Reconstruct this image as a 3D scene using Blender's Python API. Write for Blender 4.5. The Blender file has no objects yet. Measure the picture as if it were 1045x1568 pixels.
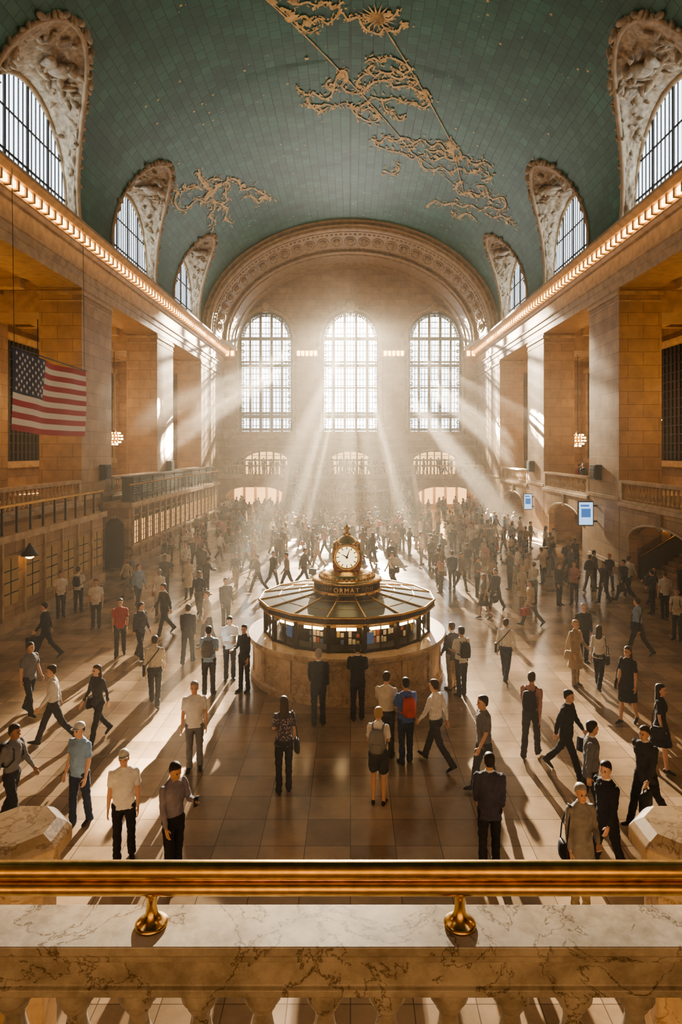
import bpy, math, random
from math import sin, cos, pi, sqrt, asin, atan2
from mathutils import Vector, Matrix, noise
from mathutils.bvhtree import BVHTree
random.seed(11)
S = bpy.context.scene
COL = S.collection

# ---------------------------------------------------------------- materials
def newmat(name):
    m = bpy.data.materials.new(name); m.use_nodes = True
    nt = m.node_tree
    for n in list(nt.nodes): nt.nodes.remove(n)
    out = nt.nodes.new('ShaderNodeOutputMaterial')
    return m, nt, out
def nd(nt, t, **kw):
    n = nt.nodes.new(t)
    for k, v in kw.items():
        if k in n.inputs: n.inputs[k].default_value = v
        else: setattr(n, k, v)
    return n
def c4(c): return (c[0], c[1], c[2], 1.0)
def bsdf(nt, out, **kw):
    b = nt.nodes.new('ShaderNodeBsdfPrincipled')
    for k, v in kw.items(): b.inputs[k.replace('_', ' ')].default_value = v
    nt.links.new(b.outputs[0], out.inputs[0]); return b
def ramp(nt, stops):
    r = nt.nodes.new('ShaderNodeValToRGB'); e = r.color_ramp.elements
    e[0].position, e[0].color = stops[0][0], c4(stops[0][1])
    e[1].position, e[1].color = stops[1][0], c4(stops[1][1])
    for p, c in stops[2:]:
        x = e.new(p); x.color = c4(c)
    return r
def mixc(nt, typ, fac, a, b):
    m = nt.nodes.new('ShaderNodeMix'); m.data_type = 'RGBA'; m.blend_type = typ
    m.inputs[0].default_value = fac
    L = nt.links
    for sock, v in ((6, a), (7, b)):
        if isinstance(v, tuple): m.inputs[sock].default_value = c4(v)
        else: L.new(v, m.inputs[sock])
    return m
def stone(name, c1, c2, mort, bw, rh, ms=.012, rough=.6, bump=.4, off=.5, nscale=1.2, nlo=.7, spec=.4, nr=0.0):
    m, nt, out = newmat(name); L = nt.links
    uv = nd(nt, 'ShaderNodeTexCoord')
    br = nd(nt, 'ShaderNodeTexBrick', Color1=c4(c1), Color2=c4(c2), Mortar=c4(mort), Scale=1.0)
    br.inputs['Mortar Size'].default_value = ms; br.inputs['Mortar Smooth'].default_value = .3
    br.inputs['Brick Width'].default_value = bw; br.inputs['Row Height'].default_value = rh
    br.offset = off
    L.new(uv.outputs['UV'], br.inputs['Vector'])
    no = nd(nt, 'ShaderNodeTexNoise', Scale=nscale, Detail=7.0, Roughness=.65)
    L.new(uv.outputs['Object'], no.inputs['Vector'])
    rp = ramp(nt, [(.3, (nlo, nlo, nlo)), (.7, (1.12, 1.1, 1.08))])
    L.new(no.outputs[0], rp.inputs[0])
    mx = mixc(nt, 'MULTIPLY', 1.0, br.outputs[0], rp.outputs[0])
    b = bsdf(nt, out, Roughness=rough); b.inputs['Specular IOR Level'].default_value = spec
    L.new(mx.outputs[2], b.inputs['Base Color'])
    bp = nd(nt, 'ShaderNodeBump', Strength=bump, Distance=.02, invert=True)
    L.new(br.outputs[1], bp.inputs['Height']); L.new(bp.outputs[0], b.inputs['Normal'])
    if nr > 0:
        mr = nd(nt, 'ShaderNodeMapRange'); mr.inputs[3].default_value = rough - nr; mr.inputs[4].default_value = rough + nr
        L.new(no.outputs[0], mr.inputs[0]); L.new(mr.outputs[0], b.inputs['Roughness'])
    return m
def plain(name, col, rough=.6, metal=0.0, nz=0.0, nscale=8.0, bump=0.0, spec=.5):
    m, nt, out = newmat(name); L = nt.links
    b = bsdf(nt, out, Roughness=rough, Metallic=metal); b.inputs['Base Color'].default_value = c4(col)
    b.inputs['Specular IOR Level'].default_value = spec
    tc = nd(nt, 'ShaderNodeTexCoord'); no = nd(nt, 'ShaderNodeTexNoise', Scale=nscale, Detail=5.0)
    L.new(tc.outputs['Object'], no.inputs['Vector'])
    k = 1 - nz
    rp = ramp(nt, [(.3, tuple(c * k for c in col)), (.7, tuple(min(1, c * (1 + nz * .6)) for c in col))])
    L.new(no.outputs[0], rp.inputs[0]); L.new(rp.outputs[0], b.inputs['Base Color'])
    if bump > 0:
        bp = nd(nt, 'ShaderNodeBump', Strength=bump, Distance=.02)
        L.new(no.outputs[0], bp.inputs['Height']); L.new(bp.outputs[0], b.inputs['Normal'])
    return m
def emit(name, col, st):
    m, nt, out = newmat(name)
    e = nd(nt, 'ShaderNodeEmission', Color=c4(col), Strength=st); nt.links.new(e.outputs[0], out.inputs[0]); return m
def veined(name, base, dark, scale=3.0, rough=.25, vw=.018, mott=.62):
    m, nt, out = newmat(name); L = nt.links
    tc = nd(nt, 'ShaderNodeTexCoord')
    n1 = nd(nt, 'ShaderNodeTexNoise', Scale=scale, Detail=9.0, Roughness=.62, Distortion=.7)
    L.new(tc.outputs['Object'], n1.inputs['Vector'])
    veins = ramp(nt, [(.5-vw, base), (.5, dark), (.5+vw, base)])
    L.new(n1.outputs[0], veins.inputs[0])
    n2 = nd(nt, 'ShaderNodeTexNoise', Scale=scale * 2.3, Detail=8.0, Roughness=.7)
    L.new(tc.outputs['Object'], n2.inputs['Vector'])
    r2 = ramp(nt, [(.32, (mott, mott*.93, mott*.84)), (.62, (1.05, 1.03, 1.0))]); L.new(n2.outputs[0], r2.inputs[0])
    mx = mixc(nt, 'MULTIPLY', 1.0, veins.outputs[0], r2.outputs[0])
    b = bsdf(nt, out, Roughness=rough); L.new(mx.outputs[2], b.inputs['Base Color'])
    bp = nd(nt, 'ShaderNodeBump', Strength=.12, Distance=.01); L.new(n2.outputs[0], bp.inputs['Height']); L.new(bp.outputs[0], b.inputs['Normal'])
    return m

M_STONE = stone('limestone_blocks', (.42, .285, .155), (.34, .225, .12), (.15, .09, .045), 1.55, .66)
M_TRIM = plain('limestone_trim', (.43, .31, .18), .55, nz=.25, nscale=2.5, bump=.25)
M_CARVED = plain('carved_limestone', (.40, .30, .185), .6, nz=.45, nscale=5, bump=.6)
M_FLOOR = stone('marble_floor_tiles', (.46, .335, .22), (.27, .19, .12), (.12, .08, .05), .72, .72, ms=.007, rough=.21, bump=.06, off=0.0, nscale=.7, nlo=.5, spec=.65, nr=.10)
M_VAULT = stone('teal_vault_tiles', (.021, .122, .078), (.044, .182, .122), (.012, .065, .043), .62, .5, ms=.022, rough=.42, bump=.4, off=.5, nscale=.35, nlo=.55, spec=.5)
M_MARBLE = veined('grey_beige_marble', (.46, .42, .36), (.13, .10, .07), 1.7, .26, .009, .5)
M_MARBLE_D = veined('tan_marble', (.48, .36, .23), (.22, .14, .08), 1.6, .3, .012, .7)
M_BRASS = plain('polished_brass', (.68, .44, .16), .24, 1.0, nz=.25, nscale=14)
M_BRONZE = plain('dark_bronze', (.045, .032, .02), .4, .7, nz=.3)
M_IRON = plain('window_iron', (.030, .030, .030), .5, .3)
M_GOLD = plain('ochre_gold_paint', (.74, .52, .21), .5, .1, nz=.4, nscale=3)
M_BULB = emit('warm_bulbs', (1.0, .48, .14), 11.0)
M_WARM = emit('warm_lit_interior', (1.0, .50, .16), 1.5)
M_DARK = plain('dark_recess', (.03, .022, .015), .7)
M_WHITE = plain('white_cloth', (.66, .63, .58), .8)
M_RED = plain('red_cloth', (.33, .02, .028), .8)
M_NAVY = plain('navy_cloth', (.016, .025, .07), .8)

def glass_glow(name, col, st):
    m, nt, out = newmat(name); L = nt.links
    t = nd(nt, 'ShaderNodeBsdfTransparent'); e = nd(nt, 'ShaderNodeEmission', Color=c4(col), Strength=st)
    a = nd(nt, 'ShaderNodeAddShader'); L.new(t.outputs[0], a.inputs[0]); L.new(e.outputs[0], a.inputs[1]); L.new(a.outputs[0], out.inputs[0])
    return m
M_GLASS = glass_glow('glowing_window_glass', (.90, .95, 1.0), 2.4)  # panes glow by themselves, standing in for daylight outside
M_GLASS_C = glass_glow('glowing_central_window_glass', (1.0, .97, .92), 9.0)  # stronger self-glow imitates sun glare in the central window
M_LGLASS = emit('glowing_frosted_lunette_glass', (.82, .92, 1.0), 3.8)  # emission put into the lunette panes in place of sky light

# ---------------------------------------------------------------- mesh builder
class MB:
    def __init__(s): s.v = []; s.f = []; s.m = []; s.s = []
    def add(s, vs, fs, mat=0, smooth=False):
        o = len(s.v); s.v.extend([tuple(p) for p in vs])
        for f in fs:
            s.f.append(tuple(i + o for i in f)); s.m.append(mat); s.s.append(smooth)
    def box(s, x0, x1, y0, y1, z0, z1, mat=0):
        s.add([(x0,y0,z0),(x1,y0,z0),(x1,y1,z0),(x0,y1,z0),(x0,y0,z1),(x1,y0,z1),(x1,y1,z1),(x0,y1,z1)],
              [(0,3,2,1),(4,5,6,7),(0,1,5,4),(1,2,6,5),(2,3,7,6),(3,0,4,7)], mat)
    def pbox(s, P, u0, u1, d0, d1, z0, z1, mat=0):
        s.add([P(u0,d0,z0),P(u1,d0,z0),P(u1,d1,z0),P(u0,d1,z0),P(u0,d0,z1),P(u1,d0,z1),P(u1,d1,z1),P(u0,d1,z1)],
              [(0,3,2,1),(4,5,6,7),(0,1,5,4),(1,2,6,5),(2,3,7,6),(3,0,4,7)], mat)
    def extrude(s, poly, fn, a, b, mat=0):
        n = len(poly)
        s.add([fn(p, a) for p in poly] + [fn(p, b) for p in poly],
              [(i, (i+1) % n, n+(i+1) % n, n+i) for i in range(n)] + [tuple(range(n))[::-1], tuple(range(n, 2*n))], mat)
    def grid(s, rows, mat=0, smooth=True, closeu=False):
        nr, nc = len(rows), len(rows[0]); vs = [p for r in rows for p in r]; fs = []
        for i in range(nr-1):
            for j in range(nc if closeu else nc-1):
                k = (j+1) % nc
                fs.append((i*nc+j, i*nc+k, (i+1)*nc+k, (i+1)*nc+j))
        s.add(vs, fs, mat, smooth)
    def lathe(s, prof, c, segs=24, mat=0, smooth=True, a0=0.0, a1=2*pi):
        full = abs(a1-a0-2*pi) < 1e-6
        n = segs if full else segs+1
        rows = [[(c[0]+r*cos(a0+(a1-a0)*j/segs), c[1]+r*sin(a0+(a1-a0)*j/segs), c[2]+z) for j in range(n)] for r, z in prof]
        s.grid(rows, mat, smooth, full)
    def tube(s, path, r, segs=8, mat=0, smooth=True, closed=False):
        path = [Vector(p) for p in path]; n = len(path); rows = []
        rr = r if isinstance(r, (list, tuple)) else [r]*n
        up = None
        for i, p in enumerate(path):
            if closed: t = path[(i+1) % n]-path[i-1]
            else: t = path[min(i+1, n-1)]-path[max(i-1, 0)]
            if t.length < 1e-9: t = Vector((0, 0, 1))
            t.normalize()
            if up is None:
                up = Vector((0, 0, 1)) if abs(t.z) < .9 else Vector((0, 1, 0))
            a = (up-t*up.dot(t)).normalized(); b = t.cross(a); up = a
            rows.append([p+(a*cos(2*pi*j/segs)+b*sin(2*pi*j/segs))*rr[i] for j in range(segs)])
        if closed: rows.append(rows[0])
        s.grid(rows, mat, smooth, True)
        if not closed:
            s.add(rows[0], [tuple(range(segs))[::-1]], mat); s.add(rows[-1], [tuple(range(segs))], mat)
    def ell(s, c, rx, ry, rz, mat=0, n=10, k=6, R=None):
        rows = []
        for i in range(k+1):
            th = pi*i/k; row = []
            for j in range(n):
                p = Vector((rx*sin(th)*cos(2*pi*j/n), ry*sin(th)*sin(2*pi*j/n), rz*cos(th)))
                if R: p = R @ p
                row.append(p+Vector(c))
            rows.append(row)
        s.grid(rows, mat, True, True)
    def obj(s, name, mats, parent=None, uvs=None, bevel=0.0, loc=None):
        me = bpy.data.meshes.new(name); me.from_pydata(s.v, [], s.f)
        for m in mats: me.materials.append(m)
        me.polygons.foreach_set('material_index', s.m); me.polygons.foreach_set('use_smooth', s.s)
        me.update()
        uvl = me.uv_layers.new(name='uv'); vs = me.vertices
        flat = [0.0]*(2*len(me.loops))
        for p in me.polygons:
            n = p.normal; ax = 0 if abs(n.x) > abs(n.y) and abs(n.x) > abs(n.z) else (1 if abs(n.y) > abs(n.z) else 2)
            for li in p.loop_indices:
                co = vs[me.loops[li].vertex_index].co
                if uvs: u = uvs(co)
                else: u = (co.y, co.z) if ax == 0 else ((co.x, co.z) if ax == 1 else (co.x, co.y))
                flat[2*li] = u[0]; flat[2*li+1] = u[1]
        uvl.data.foreach_set('uv', flat)
        ob = bpy.data.objects.new(name, me); COL.objects.link(ob)
        if parent: ob.parent = parent
        if loc: ob.location = loc
        if bevel > 0:
            b = ob.modifiers.new('bevel', 'BEVEL'); b.width = bevel; b.segments = 2; b.limit_method = 'ANGLE'
        return ob
def empty(name, loc=(0, 0, 0)):
    e = bpy.data.objects.new(name, None); COL.objects.link(e); e.location = loc; e.empty_display_size = .3; return e

def arch_wall(mb, u0, u1, z0, z1, th, holes, P, mat=0, n=28, rmat=None):
    rm = mat if rmat is None else rmat
    holes = sorted(holes)
    def q(a, b, c, d, dd):
        mb.add([P(a, dd, c), P(b, dd, c), P(b, dd, d), P(a, dd, d)], [(0, 1, 2, 3)], mat)
    for dd in (0, th):
        cur = u0
        for uc, hw, zb, zs, rise in holes:
            q(cur, uc-hw, z0, z1, dd); cur = uc+hw
            if zb > z0: q(uc-hw, uc+hw, z0, zb, dd)
            for i in range(n):
                a, b = pi-pi*i/n, pi-pi*(i+1)/n
                mb.add([P(uc+hw*cos(a), dd, zs+rise*sin(a)), P(uc+hw*cos(b), dd, zs+rise*sin(b)), P(uc+hw*cos(b), dd, z1), P(uc+hw*cos(a), dd, z1)], [(0,1,2,3)], mat)
        q(cur, u1, z0, z1, dd)
    for uc, hw, zb, zs, rise in holes:
        pts = [(uc-hw, zb), (uc-hw, zs)]+[(uc+hw*cos(pi-pi*i/n), zs+rise*sin(pi*i/n)) for i in range(1, n)]+[(uc+hw, zs), (uc+hw, zb)]
        if zb > z0: pts.append(pts[0])
        mb.grid([[P(u, 0, z) for u, z in pts], [P(u, th, z) for u, z in pts]], rm, False)
    mb.add([P(u0,0,z1),P(u1,0,z1),P(u1,th,z1),P(u0,th,z1)], [(0,1,2,3)], mat)
    mb.add([P(u0,0,z0),P(u0,th,z0),P(u0,th,z1),P(u0,0,z1)], [(0,1,2,3)], mat)
    mb.add([P(u1,0,z0),P(u1,th,z0),P(u1,th,z1),P(u1,0,z1)], [(0,1,2,3)], mat)

def outline(uc, hw, zb, zs, rise, n=36, leg=6):
    p = [(uc-hw, zb+(zs-zb)*i/leg) for i in range(leg)]
    p += [(uc-hw*cos(pi*i/n), zs+rise*sin(pi*i/n)) for i in range(n+1)]
    p += [(uc+hw, zs-(zs-zb)*i/leg) for i in range(1, leg+1)]
    return p

def arch_window(mb, uc, hw, zb, zs, rise, P, vb, hb, gm, fm, d=0.0, fr=.12, glass_d=.08, dep=.06):
    for du, w in vb:
        if abs(du) >= hw: continue
        zt = zs+rise*sqrt(max(0, 1-(du/hw)**2))
        mb.pbox(P, uc+du-w, uc+du+w, d-dep-w*.5, d+dep, zb, zt, fm)
    for z, w in hb:
        h = hw if z <= zs else hw*sqrt(max(0, 1-((z-zs)/rise)**2))
        mb.pbox(P, uc-h, uc+h, d-dep*.8-w*.4, d+dep*.8, z-w, z+w, fm)
    pts = outline(uc, hw, zb, zs, rise)
    mb.tube([P(u, d, z) for u, z in pts], fr, 6, fm)
    mb.add([P(u, d+glass_d, z) for u, z in pts], [tuple(range(len(pts)))], gm)

# ---------------------------------------------------------------- dimensions (metres)
HW = 13.5; ZS = 17.2; VA = 13.5; VB = 10.0; LX = 14.05
Y0, YR, YE = -3.4, 57.5, 68.0
BAYC = [2.8, 15.2, 27.6, 40.0, 52.4]
PIERC = [9.0, 21.4, 33.8, 46.2]
EYE = 6.3; F = 970.0

# ---------------------------------------------------------------- floor
mb = MB(); mb.box(-22, 22, Y0-1, 72, -.3, 0, 0); mb.obj('floor', [M_FLOOR])

# ---------------------------------------------------------------- vault (ceiling)
mb = MB(); rim = MB(); rel = MB()
for s in (-1, 1):
    for bi, yc in enumerate(BAYC):
        ya, yb = yc-6.2, (yc+6.2 if bi < 4 else YR)
        Ro, Ho = 4.10, 5.9; n = 48; K = 12
        inner = []
        for i in range(n+1):
            ph = pi*i/n
            inner.append((yc-Ro*cos(ph)-2.2*sin(ph), asin((.02+Ho*sin(ph))/VB)))
        outer = []
        for i in range(n+1):
            if i <= 16: outer.append((ya, pi/2*i/16))
            elif i <= 32: outer.append((ya+(yb-ya)*(i-16)/16, pi/2))
            else: outer.append((yb, pi/2*(48-i)/16))
        rows = []
        for k in range(K+1):
            w = k/K; row = []
            for i in range(n+1):
                y = inner[i][0]*(1-w)+outer[i][0]*w; t = inner[i][1]*(1-w)+outer[i][1]*w
                row.append((s*VA*cos(t), y, ZS+VB*sin(t)))
            rows.append(row)
        mb.grid(rows, 0, True)
        wp = outline(yc, 3.7, ZS+.05, ZS+1.35, 3.7)
        op = [Vector((s*VA*cos(t), y, ZS+VB*sin(t))) for y, t in inner]
        wp = [Vector((s*LX, u, z)) for u, z in wp]
        ax = Vector((s*12.5, yc, ZS+1.5)); NS = 110; KK = 24; rows = []
        for k in range(KK+1):
            w = k/KK; row = []
            for i in range(NS+1):
                f = i/NS*48; i0 = min(47, int(f)); fr = f-i0
                p = (wp[i0].lerp(wp[i0+1], fr)).lerp(op[i0].lerp(op[i0+1], fr), w)
                dirn = (Vector((p.x, yc-w*1.5, ZS+1.5))-p).normalized()
                q = p*1.0
                env = min(1, min(w, 1-w)*6)
                a = abs(noise.noise(q*1.5+Vector((bi*7, s*3, 0))))*.30+abs(noise.noise(q*3.6))*.15
                p = p+dirn*a*env
                row.append(p)
            rows.append(row)
        rel.grid(rows, 0, True)
        rnd = random.Random(bi*2+s)
        for j in range(60):
            i0 = rnd.randint(8, 40); w = rnd.uniform(.2, .85)
            p = wp[i0].lerp(op[i0], w); dd = (Vector((p.x, yc, ZS+1.5))-p).normalized()
            sz = rnd.uniform(.10, .3)*(.35+.65*sin(pi*i0/48))
            R = Matrix.Rotation(rnd.uniform(0, 3), 3, 'X') @ Matrix.Rotation(rnd.uniform(-.8, .8), 3, 'Z')
            rel.ell(p+dd*.1, sz*.7, sz*1.9, sz*.45, 0, 8, 5, R)
        c = wp[26].lerp(op[26], .55); dz = Vector((0, 0, -.22))
        rel.ell(c+dz, .6, .42, .26, 0, 12, 7)
        rel.ell(c+dz+Vector((-s*.5, 0, -.1)), .22, .2, .24, 0, 10, 6)
        for wg in (-1, 1):
            for j in range(6):
                rel.ell(c+dz+Vector((s*(.3-j*.13), wg*(.5+j*.24), -.05-j*.10)), .42-.04*j, .15, .09, 0, 8, 5, Matrix.Rotation(wg*.6, 3, 'X'))
        rim.tube([p+(ax-p).normalized()*.02 for p in op], .12, 6, 0)
        rim.tube([p*1.0 for p in wp], .15, 6, 0)
        for j in range(5, 44):
            p = op[j]; h = .09+.14*abs(sin(j*2.1))
            if 15 < j < 34: h += .14*abs(sin(j*1.3))
            t = (op[min(48, j+1)]-op[j-1]).normalized()
            nn = Vector((-p.x, 0, -(p.z-ZS)*1.4)).normalized()
            o = t.cross(nn).normalized()
            if o.z < 0: o = -o
            rel.ell(p+o*h*.6+nn*.06, h*.5, h*.45, h*.9, 0, 7, 5, Matrix.Rotation(j*.9, 3, 'X'))
mb.obj('ceiling', [M_VAULT], uvs=lambda co: (co.y, 11.8*atan2((co.z-ZS)/VB, abs(co.x)/VA)*(1 if co.x > 0 else -1)))
rel.obj('lunette_relief_carving', [M_CARVED])
rim.obj('trim_1', [M_TRIM])

k = 0
for s in (-1, 1):
    for yc in BAYC:
        k += 1
        mb = MB(); P = lambda u, d, z, s=s: (s*(LX+.05+d), u, z)
        vb = [(-3.7+i*.37, .020) for i in range(1, 20)]+[(-1.85, .07), (0, .07), (1.85, .07)]
        arch_window(mb, yc, 3.7, ZS+.05, ZS+1.35, 3.7, P, vb, [(ZS+1.35, .05), (ZS+3.1, .04)], 0, 1, fr=.1, glass_d=.03, dep=.02)
        mb.obj('window_%d' % (k+3), [M_LGLASS, M_IRON])

# ---------------------------------------------------------------- constellations painted on the vault
def vault_pt(px, py, off=.05):
    """bearing survey (image bearing -> point on the barrel vault surface)"""
    u, v = (px-537)/F, (689-py)/F
    a, b = VA-off, VB-off; h0 = ZS-EYE
    A = (u/a)**2+(v/b)**2; B = -2*v*h0/b**2; C = (h0/b)**2-1
    sdist = (-B+sqrt(B*B-4*A*C))/(2*A)
    return Vector((u*sdist, sdist, EYE+v*sdist))
def vnorm(p): return Vector((-p.x/VA**2, 0, -(p.z-ZS)/VB**2)).normalized()
cons = MB()
def stroke(pts, w=.09, jit=0.0, rep=1, seed=0):
    rnd = random.Random(seed)
    for r in range(rep):
        P3 = [vault_pt(x+(rnd.uniform(-jit, jit) if r else 0), y+(rnd.uniform(-jit, jit) if r else 0)) for x, y in pts]
        D = []
        for i in range(len(P3)-1):
            p0, p1, p2, p3 = P3[max(i-1, 0)], P3[i], P3[i+1], P3[min(i+2, len(P3)-1)]
            m = 4 if len(P3) > 2 else 24
            for q in range(m):
                t = q/m
                D.append(.5*((2*p1)+(-p0+p2)*t+(2*p0-5*p1+4*p2-p3)*t*t+(-p0+3*p1-3*p2+p3)*t**3))
        D.append(P3[-1]); rows = []
        for i, p in enumerate(D):
            xx = max(-1, min(1, p.x/(VA-.05))); tt = sqrt(1-xx*xx); p = Vector((p.x, p.y, ZS+(VB-.05)*tt))
            t = (D[min(i+1, len(D)-1)]-D[max(i-1, 0)]); t = t.normalized() if t.length > 1e-6 else Vector((0, 1, 0))
            sd = t.cross(vnorm(p)).normalized(); ww = w*(.5+.8*abs(sin(i*.9+r)))
            rows.append([p-sd*ww*.5, p+sd*ww*.5])
        cons.grid(rows, 0, False)
FIG = [
 [(455,135),(468,146),(482,144),(494,152),(508,146),(512,128),(520,112),(529,110),(531,120),(523,131),(534,141),(552,143),(566,133),(578,124),(596,125),(604,133),(622,131),(636,138),(650,146),(658,158),(648,165),(634,158),(618,156),(604,150),(588,153),(572,150),(560,160),(546,165),(530,158),(514,163),(498,160),(480,166),(466,158)],
 [(560,95),(572,90),(584,96),(592,88),(606,92),(620,99),(628,108),(617,113),(606,106),(598,114),(584,112),(574,118),(565,108),(572,100)],
 [(538,160),(542,172),(552,180),(566,187),(580,184),(576,172),(566,166),(553,170)],
 [(508,121),(500,128),(506,139),(517,136)], [(600,118),(612,122),(626,118),(640,124),(632,134)], [(584,150),(590,168),(602,172),(612,185),(620,181)],
 [(562,112),(552,120),(548,130),(558,136)], [(640,150),(652,140),(660,150)], [(470,148),(476,160),(490,172),(500,166)],
 [(430,12),(444,18),(452,30),(466,26),(478,34),(490,28),(500,36),(512,30),(524,20),(534,30),(548,26),(556,40),(566,48),(580,52),(590,44),(606,50),(618,38)],
 [(440,2),(456,8),(470,3),(486,10),(500,4),(512,12),(524,4)], [(452,34),(462,44),(474,50),(488,44)], [(556,22),(566,30),(580,26),(590,32),(602,26),(610,16)],
 [(570,212),(582,218),(594,210),(608,217),(620,212),(634,220),(646,214),(660,224),(674,220),(684,230),(698,226),(706,238),(694,246),(680,240),(664,246),(648,238),(632,244),(618,236),(602,232),(588,228),(574,222)],
 [(588,260),(600,266),(612,260),(606,252)], [(640,244),(648,258),(662,262),(676,256),(690,264),(704,258),(718,266),(732,262),(746,268),(752,274),(738,276)],
 [(690,212),(698,222),(692,234),(702,244),(714,240),(722,250)], [(716,246),(728,252),(742,248),(752,258)], [(652,228),(664,234),(676,230),(684,240)], [(612,222),(624,228),(636,226)],
 [(706,276),(698,288),(706,298),(720,294),(732,300),(744,296),(756,306),(768,302),(776,314),(764,322),(750,316),(736,322),(722,314),(708,318),(694,310),(682,314),(668,308),(656,316)],
 [(744,326),(756,334),(768,330),(780,338),(788,346)], [(690,324),(702,332),(716,328),(728,336)], [(730,284),(742,288),(748,300)],
 [(304,258),(306,270),(312,280),(322,290),(334,288),(346,278),(352,284),(344,296),(348,306),(338,312),(326,306),(316,310),(304,306),(296,312),(284,322),(272,318),(268,306),(274,296),(266,290)],
 [(346,278),(356,274),(366,280),(372,290),(386,288),(398,294),(410,300),(414,306),(402,304),(396,312),(386,300),(374,302)],
 [(326,306),(330,318),(322,330),(330,342),(318,352)], [(338,312),(348,322),(346,334),(356,342)], [(322,290),(318,280),(326,274),(336,276)], [(310,292),(300,286),(290,290),(280,284)]]
for i, fg in enumerate(FIG):
    stroke(fg, .085, 2.2, 2, i)
    rnd = random.Random(100+i)
    for j in range(len(fg)-1):
        (xa, ya), (xb, yb) = fg[j], fg[j+1]
        for q in range(8):
            t = rnd.random(); x, y = xa+(xb-xa)*t+rnd.uniform(-6, 6), ya+(yb-ya)*t+rnd.uniform(-6, 6)
            an = atan2(yb-ya, xb-xa)+rnd.uniform(-1.1, 1.1); L = rnd.uniform(2.5, 6)
            stroke([(x, y), (x+L*.5*cos(an)+rnd.uniform(-1, 1), y+L*.5*sin(an)+rnd.uniform(-1, 1)), (x+L*cos(an), y+L*sin(an))], rnd.uniform(.04, .10))
for a, b in (((404,-4),(540,130)),((540,130),(632,235)),((632,235),(712,300)),((578,26),(690,216)),((690,216),(712,300)),((410,-2),(470,50))):
    stroke([a, b], .07)
def blob(px, py, r, n=10, rays=False, seed=0):
    rnd = random.Random(seed); c = vault_pt(px, py, .06); nn = vnorm(c); e1 = Vector((0, 1, 0)); e2 = nn.cross(e1)
    m = n*2 if rays else n; vs = [c]
    for j in range(m):
        rr = r*((1.0 if j % 2 else .35) if rays else rnd.uniform(.5, 1.15)); a = 2*pi*j/m
        vs.append(c+(e1*cos(a)+e2*sin(a))*rr)
    cons.add(vs, [(0, j+1, (j+1) % m+1) for j in range(m)], 0)
blob(578, 28, 1.0, 18, True); blob(690, 222, .6, 12, True); blob(578, 28, .5)
for i, (x, y, r) in enumerate([(522,116,.3),(575,178,.26),(548,166,.24),(470,90,.14),(420,4,.25),(446,28,.3),(470,36,.25),(690,232,.4),(668,240,.26),(728,262,.24),(648,150,.2),(634,160,.2),(600,216,.2),(322,296,.6),(334,284,.34),(404,302,.4),(316,304,.34),(372,284,.24),(336,320,.3),(304,266,.24),(722,300,.3),(700,306,.2),(752,310,.24),(776,340,.24),(602,168,.16),(620,38,.25),(596,22,.25)]):
    blob(x, y, r, 11, False, i)
rnd = random.Random(5)
for i in range(300):
    y = rnd.uniform(24, 57); t = rnd.uniform(.65, pi-.65); p = Vector((VA*.995*cos(t), y, ZS+VB*.995*sin(t)))
    nn = vnorm(p); e1 = Vector((0, 1, 0)); e2 = nn.cross(e1); r = rnd.choice([.03, .04, .05, .1]); 
    cons.add([p+(e1*cos(a*pi/4)+e2*sin(a*pi/4))*r*(1 if a % 2 else .45) for a in range(8)], [tuple(range(8))], 0)
cons.obj('constellation_mural', [M_GOLD])

# ---------------------------------------------------------------- end arch (rings)
def ering(y, ins): return [(-(VA-ins)*cos(pi*i/96), y, ZS+(VB-ins)*sin(pi*i/96)) for i in range(97)]
prof = [(57.3,-.35),(57.3,.10),(57.38,.16),(57.5,.16),(57.5,.34),(57.42,.40),(57.5,.48),(57.75,.5),(57.75,.68),(57.9,.76),(58.3,.78),(58.3,.84),(63.2,.9),(63.2,1.02),(63.0,1.06),(63.0,1.2),(63.2,1.24),(63.6,1.24),(63.6,1.36),(66.2,1.38),(66.2,1.5),(66.6,1.52),(66.6,1.42),(68.0,1.42)]
mb = MB(); mb.grid([ering(y, i) for y, i in prof], 0, False)
for i in range(1, 30):
    t = pi*i/30; a, b = VA-.86, VB-.86
    c = Vector((-a*cos(t), 60.8, ZS+b*sin(t))); nn = Vector((-c.x/a**2, 0, -(c.z-ZS)/b**2)).normalized(); tt = nn.cross(Vector((0, 1, 0))).normalized()
    for rr, tr in ((1.0, .13), (.45, .12)):
        if rr*.55 < .4:
            mb.ell(c+nn*.05, .28, .5, .28, 0, 10, 6)
        mb.tube([c+nn*.03+Vector((0, 1, 0))*cos(q*pi/8)*rr*1.25+tt*sin(q*pi/8)*rr*.5 for q in range(16)], tr*.7, 5, 0, True, True)
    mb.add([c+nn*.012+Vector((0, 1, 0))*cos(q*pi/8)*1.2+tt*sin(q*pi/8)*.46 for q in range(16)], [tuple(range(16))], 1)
    for yy in (58.75, 62.8):
        for q in (-1, 0, 1):
            t2 = t+q*pi/90; c2 = Vector((-a*cos(t2), yy, ZS+b*sin(t2)))
            mb.ell(c2, .14, .14, .14, 0, 6, 4)
for i in range(1, 150):
    t = pi*i/150; c = Vector((-(VA-.42)*cos(t), 57.42, ZS+(VB-.42)*sin(t))); mb.ell(c, .08, .08, .08, 0, 6, 4)
    c = Vector((-(VA-1.13)*cos(t), 62.97, ZS+(VB-1.13)*sin(t))); mb.ell(c, .07, .07, .07, 0, 6, 4)
mb.obj('trim_2', [M_TRIM, plain('shadowed_coffer', (.13, .08, .045), .7, nz=.3)])

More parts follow.
